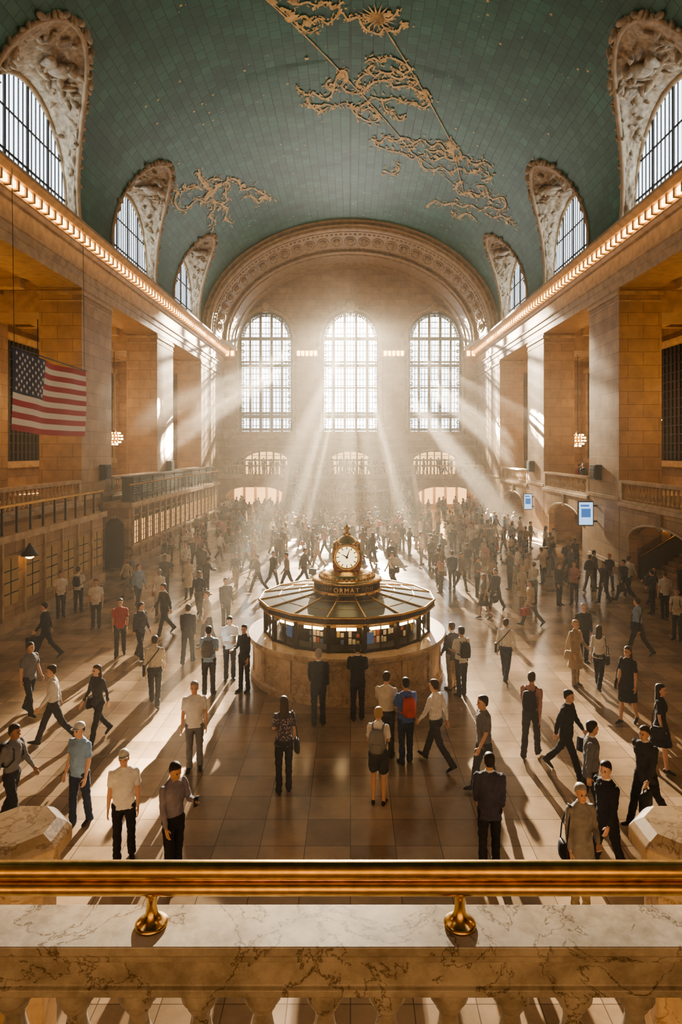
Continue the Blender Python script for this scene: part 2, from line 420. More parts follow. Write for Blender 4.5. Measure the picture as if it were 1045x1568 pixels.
# ---------------------------------------------------------------- side walls
for s, nm in ((-1, 'left'), (1, 'right')):
    mb = MB()
    X = lambda a, b: (min(s*a, s*b), max(s*a, s*b))
    def bx(a, b, y0, y1, z0, z1, m=0):
        x0, x1 = X(a, b); mb.box(x0, x1, y0, y1, z0, z1, m)
    spans = [(Y0, -1.4)]+[(c-2, c+2) for c in PIERC]+[(57.2, YE)]
    for a, b in spans:
        bx(HW, 15.65, a, b, 0, 14.45)
        bx(HW-.1, 15.75, a-.1, b+.1, 0, .45, 1); bx(HW-.05, 15.7, a-.05, b+.05, .45, .6, 1)
        bx(HW-.06, 15.7, a-.06, b+.06, 3.75, 3.95, 1)
        bx(HW-.07, 15.72, a-.07, b+.07, 14.1, 14.3, 1); bx(HW-.03, 15.68, a-.03, b+.03, 13.75, 13.85, 1)
        bx(19.2, 21.0, a+.3, b-.3, 0, 14.45)
        bx(15.65, 21, a+.5, b-.5, 13.3, 14.45, 1)
    pr = [(15.65,14.45),(13.5,14.45),(13.5,14.85),(13.44,14.88),(13.44,15.2),(13.36,15.24),(13.36,15.34),(13.5,15.42),(13.5,16.15),(13.4,16.2),(13.3,16.38),(13.25,16.4),(13.25,16.82),(12.95,16.86),(12.78,17.0),(12.7,17.05),(12.7,17.2),(15.65,17.2)]
    mb.extrude(pr, lambda p, t: (s*p[0], t, p[1]), Y0, YE, 1)
    y = Y0+.3
    while y < YE-.3:
        bx(13.02, 13.25, y, y+.16, 16.46, 16.84, 1); y += .62
    bx(21, 21.5, Y0, 70, 0, 16)
    bx(15.6, 21.5, Y0, 70, 14.45, 14.8)
    for yc in BAYC:
        for yy in (yc-2.6, yc, yc+2.6): bx(15.65, 21, yy-.25, yy+.25, 14.0, 14.45, 1)
        bx(17.3, 17.8, yc-4, yc+4, 14.0, 14.45, 1); bx(19.2, 19.7, yc-4, yc+4, 14.0, 14.45, 1)
        bx(13.9, 21, yc-4.2, yc+4.6, 3.3, 3.7, 1)
        P = lambda u, d, z: (s*(HW+d+.02), u, z)
        arch_wall(mb, yc-4.2, yc+4.2 if yc < 52 else 57.3, 0, 3.7, .4, [(yc, 3.1, 0, 1.95, .95)], P, 0)
        bx(HW-.12, 13.95, yc-4.2, yc+4.2 if yc < 52 else 57.2, 3.5, 3.7, 1)
        mb.tube([(s*(HW-.02), yc-3.1*cos(pi*i/20), 1.95+.95*sin(pi*i/20)) for i in range(21)], .07, 6, 1)
        bx(HW-.1, HW+.02, yc-.2, yc+.2, 2.75, 3.5, 1)
    mb.obj('wall_'+nm, [M_STONE, M_TRIM], bevel=.02)
    mb = MB(); y = Y0+.53
    while y < YE-.4:
        x0, x1 = X(13.05, 13.2); mb.box(x0, x1, y, y+.3, 16.5, 16.78, 0); y += .62
    mb.obj('cornice_lights' if s < 0 else 'cornice_lights.001', [M_BULB])
    mb = MB()
    for yc in BAYC:
        P = lambda u, d, z: (s*(20.95-d), u, z)
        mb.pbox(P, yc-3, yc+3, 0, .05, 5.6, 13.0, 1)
        for i in range(13): mb.pbox(P, yc-3+i*.5-.05, yc-3+i*.5+.05, .05, .16, 5.6, 13.0, 0)
        for i in range(14): mb.pbox(P, yc-3, yc+3, .05, .14, 5.6+i*.57-.03, 5.6+i*.57+.03, 0)
        for a, b, c, d in ((yc-3.25, yc-2.95, 5.4, 13.2), (yc+2.95, yc+3.25, 5.4, 13.2)): mb.pbox(P, a, b, 0, .3, c, d, 2)
        mb.pbox(P, yc-3.4, yc+3.4, 0, .4, 13.0, 13.4, 2); mb.pbox(P, yc-3.4, yc+3.4, 0, .4, 5.2, 5.6, 2)
        mb.pbox(P, yc-1.2, yc+1.2, 0, .12, 0.0, 2.7, 1)
        mb.pbox(P, yc-3, yc-1.6, 0, .1, .9, 2.7, 3); mb.pbox(P, yc+1.6, yc+3, 0, .1, .9, 2.7, 3)
    mb.obj('aisle_grille' if s < 0 else 'aisle_grille.001', [M_BRONZE, M_DARK, M_TRIM, M_WARM])

# ---------------------------------------------------------------- balustrades
BAL = [(.0,0),(.085,0),(.085,.06),(.06,.09),(.05,.12),(.085,.22),(.095,.3),(.075,.4),(.045,.52),(.035,.6),(.055,.64),(.055,.67),(.04,.7),(.085,.74),(.085,.8),(0,.8)]
def balustrade(mb, a, b, z, mat=0, step=.36, h=1.1, w=.16, segs=8):
    a, b = Vector(a), Vector(b); L = (b-a).length; d = (b-a)/L; nrm = Vector((-d.y, d.x, 0))
    def P(u, e, zz): p = a+d*u+nrm*e; return (p.x, p.y, z+zz)
    mb.pbox(P, 0, L, -w, w, 0, .14, mat); mb.pbox(P, 0, L, -w, w, h-.16, h-.1, mat); mb.pbox(P, -.02, L+.02, -w*1.25, w*1.25, h-.1, h, mat)
    k = (h-.30)/.8; n = max(1, int(L/step))
    for i in range(n):
        u = (i+.5)*L/n; q = P(u, 0, .14)
        mb.lathe([(r, zz*k) for r, zz in BAL], q, segs, mat)
    for u in (0, L): mb.pbox(P, u-.16, u+.16, -w*1.1, w*1.1, 0, h-.05, mat)
mb = MB()
for yc in BAYC[1:]: balustrade(mb, (HW+.15, yc-4.0, 0), (HW+.15, yc+4.0, 0), 3.7)
mb.obj('balcony_balustrade', [M_TRIM])
mb = MB()
for yc in BAYC[1:]: balustrade(mb, (-HW-.15, yc-4.0, 0), (-HW-.15, yc+4.0, 0), 3.7)
mb.obj('balcony_balustrade', [M_TRIM])

# ---------------------------------------------------------------- end wall
mb = MB(); P = lambda u, d, z: (u, YE+d, z)
WIN = [(-9.1, 2.85, 8.3, 18.35, 2.85), (0, 3.05, 8.3, 18.25, 3.05), (9.1, 2.85, 8.3, 18.35, 2.85)]
DOOR = [(-9.1, 2.35, 3.7, 5.2, 1.0), (0, 2.2, 3.7, 5.2, 1.0), (9.1, 2.35, 3.7, 5.2, 1.0)]
arch_wall(mb, -15.65, 15.65, 7.3, 28.5, 1.0, WIN, P, 0, 36)
arch_wall(mb, -15.65, 15.65, 0, 7.3, 1.0, DOOR, P, 0)
for x0, x1 in ((-5.75, -3.5), (3.5, 5.75), (-13.5, -12.3), (12.3, 13.5)):
    mb.box(x0, x1, YE-.45, YE, 7.9, 16.2, 0)
    mb.box(x0-.08, x1+.08, YE-.55, YE, 7.9, 8.5, 1); mb.box(x0-.1, x1+.1, YE-.6, YE, 16.15, 16.4, 1)
    mb.box(x0-.05, x1+.05, YE-.5, YE, 16.4, 16.85, 1); mb.box(x0-.2, x1+.2, YE-.85, YE, 16.85, 17.2, 1)
mb.box(-13.5, 13.5, YE-.6, YE, 7.55, 7.9, 1); mb.box(-13.5, 13.5, YE-.35, YE, 7.3, 7.55, 1); mb.box(-13.5, 13.5, YE-.2, YE, 6.6, 6.75, 1)
for uc, hw, zb, zs, r in WIN:
    pts = outline(uc, hw+.22, zb, zs, r+.22)
    mb.tube([(u, YE-.05, z) for u, z in pts], .16, 6, 1)
    pts = outline(uc, hw+.5, zb, zs, r+.5) if abs(uc) < 1 else outline(uc, hw+.42, zb, zs, r+.42)
    mb.tube([(u, YE-.02, z) for u, z in pts], .07, 6, 1)
    zt = zs+r
    mb.box(uc-.3, uc+.3, YE-.4, YE, zt-.15, zt+.95, 1); mb.ell((uc, YE-.42, zt+.5), .42, .2, .5, 1, 12, 8)
    for q in (-1, 1): mb.ell((uc+q*.55, YE-.2, zt+.35), .4, .16, .2, 1, 10, 6, Matrix.Rotation(q*.6, 3, 'Y'))
for uc, hw, zb, zs, r in DOOR:
    mb.tube([(u, YE-.04, z) for u, z in outline(uc, hw+.15, zb, zs, r+.15)], .13, 6, 1)
mb.obj('wall_back', [M_STONE, M_TRIM], bevel=0)
mb = MB()
for x0, x1 in ((-5.75, -3.5), (3.5, 5.75), (-13.4, -12.3), (12.3, 13.4)):
    n = int((x1-x0)/.4)
    for i in range(n): u = x0+(i+.5)*(x1-x0)/n; mb.box(u-.15, u+.15, YE-.6, YE-.52, 16.3, 16.84, 0)
mb.obj('cornice_lights', [M_BULB])
for i, (uc, hw, zb, zs, r) in enumerate(WIN):
    mb = MB(); P = lambda u, d, z: (u, YE+.45+d, z)
    nb = 18 if i == 1 else 16
    vb = [(-hw+2*hw*j/nb, .04) for j in range(1, nb)]+[(-hw*.6, .13), (-hw*.2, .13), (hw*.2, .13), (hw*.6, .13)]
    hb = [(8.3+j*.62, .035) for j in range(1, 21)]+[(8.5, .14), (9.9, .2), (10.3, .1), (13.0, .1), (15.4, .16), (15.8, .1), (18.3, .18)]
    arch_window(mb, uc, hw, zb, zs, r, P, vb, hb, 0, 1, fr=.26)
    for u, z in outline(uc, hw-.32, zb+.3, zs, r-.32, 40, 14):
        mb.tube([P(u+.16*cos(q*pi/4), 0, z+.16*sin(q*pi/4)) for q in range(8)], .05, 4, 1, True, True)
    mb.obj('window_%d' % (i+1), [M_GLASS_C if i == 1 else M_GLASS, M_IRON])
for i, (uc, hw, zb, zs, r) in enumerate(DOOR):
    mb = MB(); P = lambda u, d, z: (u, YE+.6+d, z)
    arch_window(mb, uc, hw, zb, zs, r, P, [(-hw*.66, .06), (-hw*.33, .09), (0, .06), (hw*.33, .09), (hw*.66, .06)], [(5.2, .09), (4.6, .03), (5.7, .03)], 0, 1, fr=.1)
    mb.obj('door_%d' % (i+1), [emit('lobby_glow', (1.0, .56, .20), 2.0), M_BRONZE])

# far balcony, arcade and stairs
mb = MB(); YB = 63.6
P = lambda u, d, z: (u, YB+d, z)
arch_wall(mb, -13.5, -6.3, 0, 3.7, .5, [(-9.6, 2.9, 0, 1.7, .95)], P, 0)
arch_wall(mb, 6.3, 13.5, 0, 3.7, .5, [(9.6, 2.9, 0, 1.7, .95)], P, 0)
mb.box(-3.8, 3.8, YB, YB+.5, 0, 3.7, 0)
mb.box(-13.5, 13.5, YB+.5, YE, 3.3, 3.7, 1)
for a, b in ((-13.5, -6.3), (-3.8, 3.8), (6.3, 13.5)): mb.box(a, b, YB-.15, YB+.5, 3.45, 3.7, 1)
for s in (-1, 1):
    x0, x1 = (3.8, 6.3) if s > 0 else (-6.3, -3.8)
    N = 22
    for i in range(N):
        mb.box(x0+.25, x1-.25, 57.0+i*.3, YB, i*3.7/N, (i+1)*3.7/N, 2)
    for a in (x0, x1-.25):
        mb.extrude([(56.9, 0), (56.9, .95), (63.6, 4.75), (63.6, 0)], lambda p, t: (t, p[0], p[1]), a, a+.25, 0)
        mb.extrude([(56.8, .92), (56.8, 1.1), (63.7, 4.95), (63.7, 4.75)], lambda p, t: (t, p[0], p[1]), a-.06, a+.31, 1)
        mb.box(a-.1, a+.35, 56.5, 56.95, 0, 1.25, 1); mb.box(a-.15, a+.4, 56.45, 57.0, 1.25, 1.35, 1)
        mb.ell((a+.125, 56.72, 1.55), .2, .2, .22, 1)
mb.lathe([(3.5, 0), (3.6, 0), (3.6, .3), (3.5, .35), (3.5, 1.3), (3.62, 1.36), (3.62, 1.55), (0, 1.55)], (0, 62.2, 0), 40, 0, False, pi, 2*pi)
mb.box(-3.5, 3.5, 62.2, YB, 0, 1.55, 0)
mb.lathe([(3.3, 2.35), (3.3, 2.5), (3.62, 2.5), (3.62, 2.35), (3.3, 2.35)], (0, 62.2, 0), 40, 1, False, pi, 2*pi)
for i in range(33):
    a = pi+pi*(i+.5)/33
    if i % 8 == 4: mb.lathe([(.16, 0), (.16, .85)], (3.46*cos(a), 62.2+3.46*sin(a), 1.55), 4, 1, False)
    else: mb.lathe([(r, z) for r, z in BAL], (3.46*cos(a), 62.2+3.46*sin(a), 1.55), 8, 1)
mb.obj('grand_staircase', [M_STONE, M_TRIM, plain('stair_stone', (.16, .12, .08), .5, nz=.3)])
mb = MB()
balustrade(mb, (-13.3, YB+.1, 0), (-6.4, YB+.1, 0), 3.7); balustrade(mb, (-3.7, YB+.1, 0), (3.7, YB+.1, 0), 3.7); balustrade(mb, (6.4, YB+.1, 0), (13.3, YB+.1, 0), 3.7)
mb.obj('balcony_balustrade', [M_TRIM])
mb = MB()
for s in (-1, 1):
    for k in range(5):
        x = s*(7.2+k*1.2); mb.box(x-.45, x+.45, YE-.1, YE-.02, .5, 2.3, 0); mb.box(x-.55, x+.55, YE-.12, YE-.05, 2.3, 2.45, 1)
mb.obj('lit_shopfront', [emit('shopfront_glow', (1.0, .50, .16), 2.5), M_BRONZE])

mb = MB(); mb.box(-22, 22, Y0-.6, Y0, 0, 28.5, 0); mb.obj('wall_front', [M_STONE])
mb = MB(); mb.box(-22, 22, YE+1.01, YE+1.3, 0, 7.3, 0); mb.box(-21.5, -15.65, YE, YE+1, 0, 16, 0); mb.box(15.65, 21.5, YE, YE+1, 0, 16, 0); mb.obj('wall_lobby', [M_STONE])

# ---------------------------------------------------------------- near balcony and balustrade
mb = MB(); mb.box(-13.4, 13.4, Y0, 3.75, 2.3, 2.6, 0); mb.box(-13.4, 13.4, 3.45, 3.7, 0, 2.3, 0); mb.obj('balcony_floor', [M_STONE])
mb = MB()
pr = [(3.31,3.7),(3.31,3.655),(3.335,3.63),(3.335,3.60),(3.37,3.58),(3.37,3.45),(3.35,3.44),(3.35,3.40),(3.56,3.40),(3.56,3.44),(3.54,3.45),(3.54,3.58),(3.59,3.60),(3.59,3.63),(3.625,3.655),(3.625,3.7)]
mb.extrude(pr, lambda p, t: (t, p[0], p[1]), -7, 7, 0)
mb.box(-7, 7, 3.32, 3.6, 2.6, 2.75, 0)
x = -6.9
while x < 7:
    B2 = [(.0,.65),(.105,.65),(.105,.58),(.075,.56),(.075,.53),(.055,.51),(.05,.47),(.06,.42),(.095,.30),(.11,.2),(.1,.12),(.07,.06),(.1,.04),(.1,0),(0,0)]
    mb.lathe(B2[::-1], (x, 3.455, 2.75), 20, 0); x += .338
mb.obj('marble_balustrade', [M_MARBLE], bevel=.006)
mb = MB()
mb.tube([(-7, 3.47, 4.0), (7, 3.47, 4.0)], .047, 24, 0); mb.tube([(-7, 3.47, 3.905), (7, 3.47, 3.905)], .042, 24, 0)
for x in (-6.16, -4.47, -2.78, -1.09, .6, 2.29, 3.98, 5.67):
    mb.lathe([(0,.0),(.085,.0),(.088,.012),(.075,.022),(.06,.03),(.045,.045),(.034,.065),(.028,.1),(.03,.16),(.045,.18),(.03,.195),(.03,.23)], (x, 3.47, 3.7), 24, 0)
mb.obj('brass_handrail', [M_BRASS])
mb = MB()
for s in (-1, 1):
    cx, cy = s*2.72, 5.15
    o8 = lambda r, z: [(cx+r*cos(pi/8+j*pi/4), cy+r*sin(pi/8+j*pi/4), z) for j in range(8)]
    rows = [o8(.36, 0), o8(.36, .3), o8(.3, .34), o8(.3, 2.75), o8(.33, 2.8), o8(.33, 2.95), o8(.42, 3.05), o8(.42, 3.16), o8(.38, 3.2), o8(.3, 3.25), o8(.001, 3.27)]
    mb.grid(rows, 0, False, True)
    balustrade(mb, (s*3.0, cy, 0), (s*6.4, cy, 0), 1.95, 0, .33, 1.1, .17, 12)
    x0, x1 = sorted((s*3.0, s*6.6)); mb.box(x0, x1, 4.95, 5.4, 0, 1.95, 0); mb.box(x0, x1, 3.75, 4.95, 1.6, 1.9, 0)
mb.obj('stair_newel_balustrade', [M_MARBLE_D], bevel=.01)

# ---------------------------------------------------------------- information kiosk
KX, KY = -.1, 18.2
kiosk = empty('information_kiosk', (KX, KY, 0))
mb = MB()
mb.lathe([(2.2,0),(2.73,0),(2.73,.14),(2.66,.18),(2.64,.22),(2.64,.98),(2.7,1.02),(2.8,1.07),(2.82,1.15),(2.79,1.2),(2.2,1.2)], (0, 0, 0), 72, 0, False)
for j in range(16):
    a = 2*pi*(j+.5)/16; d = Vector((cos(a), sin(a), 0)); t = Vector((-sin(a), cos(a), 0))
    P = lambda u, e, z, d=d, t=t: tuple(d*(2.64+e)+t*u+Vector((0, 0, z)))
    mb.pbox(P, -.09, .09, -.02, .035, .18, 1.0, 0)
mb.obj('counter', [M_MARBLE_D], kiosk)
mb = MB(); NK = 16; rk = random.Random(9)
def kp(r, j, z): a = 2*pi*j/NK+pi/NK; return Vector((r*cos(a), r*sin(a), z))
for j in range(NK):
    a, b = kp(2.32, j, 1.2), kp(2.32, j+1, 1.2); t = (b-a).normalized(); d = Vector((t.y, -t.x, 0)); L = (b-a).length
    P = lambda u, e, z, a=a, t=t, d=d: tuple(a+t*u+d*e+Vector((0, 0, z-1.2)))
    mb.pbox(P, -.05, .05, -.05, .05, 1.2, 2.0, 0); mb.pbox(P, 0, L, -.03, .03, 1.2, 1.28, 0); mb.pbox(P, 0, L, -.03, .04, 1.84, 1.92, 1)
    mb.pbox(P, L/2-.012, L/2+.012, -.02, .02, 1.28, 1.85, 0)
    mb.pbox(P, .2, L-.2, -.14, -.03, 1.74, 1.81, 2)
    mb.pbox(P, .06, L-.06, -.42, -.40, 1.28, 1.72, 0)
    for q in range(7):
        if rk.random() < .7:
            u = .1+q*(L-.2)/7; h = rk.uniform(.08, .16)
            for zz in (1.3, 1.48):
                if rk.random() < .6: mb.pbox(P, u, u+.08, -.38, -.36, zz, zz+h, rk.choice([4, 4, 4, 5, 7, 8]))
    if j % 3 == 0: mb.pbox(P, L*.2, L*.42, -.3, -.27, 1.32, 1.6, 3)
    r0, r1, ri, rj = kp(2.5, j, 1.94), kp(2.5, j+1, 1.94), kp(.92, j, 2.34), kp(.92, j+1, 2.34)
    up = Vector((0, 0, .17))
    mb.add([r0, r1, r1+up, r0+up], [(0, 1, 2, 3)], 0)
    mb.add([kp(2.2, j, 1.94), kp(2.2, j+1, 1.94), r1, r0], [(0, 1, 2, 3)], 0)
    mb.add([r0+up, r1+up, rj, ri], [(0, 1, 2, 3)], 6)
    mb.tube([r0+up, ri], .028, 6, 1); mb.tube([r0+up, r1+up], .035, 6, 1); mb.tube([r0+Vector((0, 0, .01)), r1+Vector((0, 0, .01))], .022, 6, 1)
    for w in (.35, .7):
        mb.tube([(r0+up).lerp(ri, w), (r1+up).lerp(rj, w)], .01, 4, 1)
mb.lathe([(0, 1.21), (2.25, 1.21)], (0, 0, 0), 32, 0); mb.lathe([(.5, 1.2), (.5, 2.2), (.9, 2.3)], (0, 0, 0), 24, 0)
mb.obj('glazed_booth', [M_BRONZE, M_BRASS, emit('booth_lamps', (1.0, .72, .38), 10), emit('screen_blue', (.10, .14, .22), .5), plain('leaflet_paper', (.5, .42, .3), .7), plain('leaflet_red', (.3, .07, .05), .7), plain('smoked_roof_glass', (.10, .10, .065), .22, .6, nz=.25, nscale=2), plain('leaflet_blue', (.06, .10, .18), .7), plain('leaflet_yellow', (.4, .28, .1), .7)], kiosk)
mb = MB()
mb.lathe([(.9,2.26),(1.0,2.28),(1.0,2.34),(.95,2.36),(.95,2.38)], (0, 0, 0), 48, 1)
mb.lathe([(.95,2.38),(.95,2.56)], (0, 0, 0), 48, 0)
mb.lathe([(.95,2.56),(1.0,2.58),(1.0,2.64),(.94,2.67),(.8,2.69),(.72,2.7),(.7,2.78),(.6,2.81),(.55,2.82),(.5,2.86),(.34,2.9),(.22,2.94),(.17,2.98),(.17,3.0),(.24,3.02)], (0, 0, 0), 48, 1)
for j in range(36): 
    a = 2*pi*j/36; mb.ell((.78*cos(a), .78*sin(a), 2.71), .045, .045, .04, 1, 8, 5)
mb.obj('drum', [M_BRONZE, M_BRASS], kiosk)
word = 'INFORMATION'
for rep in range(2):
    for i, ch in enumerate(word):
        cu = bpy.data.curves.new('letter', 'FONT'); cu.body = ch; cu.size = .17; cu.extrude = .006; cu.align_x = 'CENTER'
        cu.materials.append(M_BRASS)
        a = -pi/2+rep*pi+(i-5)*.155
        ob = bpy.data.objects.new('letter_'+ch, cu); COL.objects.link(ob); ob.parent = kiosk
        ob.location = (.958*cos(a), .958*sin(a), 2.41); ob.rotation_euler = (pi/2, 0, a+pi/2)
mb = MB()
CZ = 3.28
mb.ell((0, 0, CZ), .34, .34, .39, 1, 24, 14)
for q in range(4):
    d = Vector((sin(q*pi/2), -cos(q*pi/2), 0)); t = Vector((cos(q*pi/2), sin(q*pi/2), 0)); z = Vector((0, 0, 1)); c = Vector((0, 0, CZ))+d*.36
    def D(r, a, e=0): return c+d*e+(t*sin(a)+z*cos(a))*r
    mb.grid([[D(.001, j*pi/16, .008) for j in range(32)], [D(.2, j*pi/16, .006) for j in range(32)], [D(.325, j*pi/16, 0) for j in range(32)]], 2, True, True)
    mb.tube([D(.345, j*pi/18, 0) for j in range(36)], .05, 8, 1, True, True)
    mb.grid([[D(.37, j*pi/16, 0) for j in range(32)], [D(.30, j*pi/16, -.22) for j in range(32)]], 1, True, True)
    for j in range(12):
        a = j*pi/6; u = t*sin(a)+z*cos(a); w = d.cross(u)*.013
        mb.add([c+d*.012+u*.22-w, c+d*.012+u*.295-w, c+d*.012+u*.295+w, c+d*.012+u*.22+w], [(0, 1, 2, 3)], 0)
    for a, L in ((-1.05, .17), (.35, .25)):
        u = t*sin(a)+z*cos(a); w = d.cross(u)*.014
        mb.add([c+d*.02-u*.04-w*1.6, c+d*.02+u*L-w*.5, c+d*.02+u*L+w*.5, c+d*.02-u*.04+w*1.6], [(0, 1, 2, 3)], 0)
    e = (d+t)*.29
    mb.lathe([(.0,-.34),(.06,-.32),(.05,-.2),(.035,0),(.05,.2),(.06,.3),(.03,.36),(.045,.4),(0,.46)], (e.x, e.y, CZ), 10, 1)
mb.lathe([(.36,.30),(.40,.33),(.40,.37),(.33,.41),(.27,.46),(.2,.51),(.12,.55),(.09,.58),(.12,.61),(.1,.65),(.05,.68),(.05,.71),(.085,.75),(.085,.79),(.05,.83),(.02,.87),(0,.9)], (0, 0, CZ), 24, 1)
mb.lathe([(.2,-.3),(.38,-.34),(.38,-.39),(.2,-.43)], (0, 0, CZ), 24, 1)
mb.obj('four_faced_clock', [M_IRON, M_BRASS, emit('opal_clock_face', (1.0, .76, .38), 2.0)], kiosk)

# ---------------------------------------------------------------- left ticket gallery with departure board
tg = empty('ticket_counter', (-12.6, 45, 0))
mb = MB()
def tb(x0, x1, y0, y1, z0, z1, m): mb.box(x0+12.6, x1+12.6, y0-45, y1-45, z0, z1, m)
tb(-13.4, -11.9, 34, 57, 0, 3.2, 0); tb(-13.4, -11.7, 33.9, 57.1, 3.2, 3.45, 1); tb(-13.4, -11.75, 33.95, 57, 0, .4, 1); tb(-12.2, -11.72, 34.0, 57, .95, 1.1, 1)
for i in range(18):
    y = 35+i*1.22
    tb(-11.9, -11.86, y-.3, y+.3, 1.2, 2.4, 2); tb(-11.9, -11.82, y-.03, y+.03, 1.15, 2.5, 3)
    for zz in (1.5, 1.8, 2.1): tb(-11.87, -11.84, y-.3, y+.3, zz-.015, zz+.015, 3)
    tb(-11.9, -11.78, y-.62, y-.46, .4, 3.2, 1); tb(-11.9, -11.8, y-.45, y+.45, 2.5, 2.62, 3)
    tb(-11.9, -11.84, y-.42, y+.42, 2.75, 3.05, 3)
tb(-13.15, -12.15, 33.93, 34.0, 0, 2.2, 4)
for q in range(13):
    a = pi*q/12; mb.ell((-.05+.55*cos(a), 33.93-45, 2.2+.5*sin(a)), .1, .08, .1, 1, 6, 4)
mb.ell((-.05, 33.97-45, 2.2), .5, .04, .45, 4, 16, 8)
mb.obj('counter_block', [M_STONE, M_TRIM, M_WARM, M_BRONZE, M_DARK], tg)
mb = MB()
for i in range(9):
    y = 35+i*2.45
    tb(-12.6, -12.45, y, y+2.3, 3.6, 4.7, 0); tb(-12.46, -12.42, y+.1, y+2.2, 3.72, 4.58, 1)
    for r in range(6): tb(-12.43, -12.41, y+.2, y+2.1-(r % 3)*.2, 3.8+r*.13, 3.84+r*.13, 2)
    tb(-12.62, -12.4, y+2.3, y+2.45, 3.45, 4.8, 3)
tb(-12.65, -12.38, 34.9, 57, 4.7, 4.82, 3); tb(-12.65, -12.38, 34.9, 57, 3.45, 3.6, 3)
tb(-12.6, -11.95, 34.9, 35.05, 3.45, 4.8, 3)
for i in range(24):
    tb(-11.95, -11.9, 34.3+i*.95, 34.35+i*.95, 3.45, 4.4, 3)
tb(-11.97, -11.88, 34.1, 57, 4.38, 4.46, 5)
mb.obj('departure_board', [M_BRONZE, M_DARK, emit('board_text', (.6, .6, .35), .22), M_IRON, M_IRON, M_BRASS], tg)

mb = MB()
mb.box(-13.4, -11.9, 19.6, 30.4, 0, 3.1, 0); mb.box(-13.45, -11.75, 19.5, 30.6, 3.1, 3.35, 1); mb.box(-13.4, -11.8, 19.5, 30.5, 0, .4, 1)
for i in range(7):
    y = 20.6+i*1.5; mb.box(-11.9, -11.86, y-.5, y+.5, .9, 2.5, 2); mb.box(-11.9, -11.82, y-.6, y-.5, .4, 3.1, 1)
    for zz in (1.3, 1.7, 2.1): mb.box(-11.88, -11.84, y-.5, y+.5, zz-.02, zz+.02, 3)
    mb.box(-11.88, -11.84, y-.02, y+.02, .9, 2.5, 3)
for i in range(12): mb.box(-11.97, -11.91, 19.7+i*.97, 19.76+i*.97, 3.35, 4.35, 3)
mb.box(-11.98, -11.88, 19.6, 30.5, 4.3, 4.38, 4)
mb.box(-13.2, -12.1, 30.45, 30.6, .2, 2.5, 3)
for y in (22.8,): mb.lathe([(.02,.5),(.05,.45),(.28,.1),(.3,.05),(.0,.05)], (-11.55, y, 2.45), 16, 3); mb.ell((-11.55, y, 2.5), .16, .16, .12, 5)
mb.obj('shop_booth', [M_STONE, M_TRIM, emit('shop_window', (1.0, .48, .15), .14), M_IRON, M_BRASS, M_BULB])

# ---------------------------------------------------------------- signs, screens, speakers
def lightbox(name, x0, x1, y, z0, z1, mats, arm=None):
    mb = MB(); mb.box(x0, x1, y, y+.12, z0, z1, 0); mb.box(x0+.05, x1-.05, y-.012, y, z0+.06, z1-.06, 1)
    w = x1-x0; h = z1-z0
    mb.box(x0+w*.2, x1-w*.2, y-.02, y-.012, z0+h*.35, z0+h*.7, 2); mb.box(x0+w*.15, x1-w*.3, y-.02, y-.012, z0+h*.78, z0+h*.86, 2)
    mb.ell(((x0+x1)/2, y-.02, z0+h*.55), w*.2, .02, h*.13, 2)
    if arm: mb.box(x1, arm, y+.02, y+.1, z0+.2, z0+.3, 0); mb.box(x1, arm, y+.02, y+.1, z1-.3, z1-.2, 0)
    return mb.obj(name, mats)
SB = [M_IRON, emit('screen_white_blue', (.45, .68, 1.0), 1.3), emit('screen_blue_2', (.05, .22, .6), .8)]
lightbox('display_screen', 12.45, 13.3, 34.6, 2.15, 3.5, SB, 13.5)
lightbox('display_screen', 12.75, 13.4, 46.6, 1.9, 3.1, SB, 13.5)
lightbox('poster_lightbox', -15.4, -14.4, 31.66, 1.2, 2.6, [M_IRON, emit('poster_back', (1.0, .7, .35), .5), emit('poster_light', (1.0, .85, .6), 3.0)])
for s in (-1, 1):
    for y in (33.8, 46.2):
        mb = MB(); x0, x1 = sorted((s*13.5, s*13.15)); mb.box(x0, x1, y+.2, y+1.0, 4.7, 5.5, 0)
        x0, x1 = sorted((s*13.15, s*13.12)); mb.box(x0, x1, y+.28, y+.92, 4.78, 5.42, 1)
        for q in range(6): x0, x1 = sorted((s*13.12, s*13.1)); mb.box(x0, x1, y+.3, y+.9, 4.84+q*.09, 4.87+q*.09, 0)
        mb.obj('wall_speaker', [M_IRON, M_DARK], bevel=.01)
mb = MB()
for i in range(18): mb.box(14.3+i*.28, 20.5, 27.5, 30.8, i*.18, (i+1)*.18, 0)
for y in (27.4, 30.9):
    mb.extrude([(14.2, 0), (14.2, 1.0), (19.6, 4.4), (19.6, 0)], lambda p, t: (p[0], t, p[1]), y, y+.14, 1); mb.tube([(14.1, y+.07, 1.03), (19.6, y+.07, 4.45)], .05, 8, 2)
mb.obj('side_staircase', [M_STONE, M_DARK, M_BRASS])

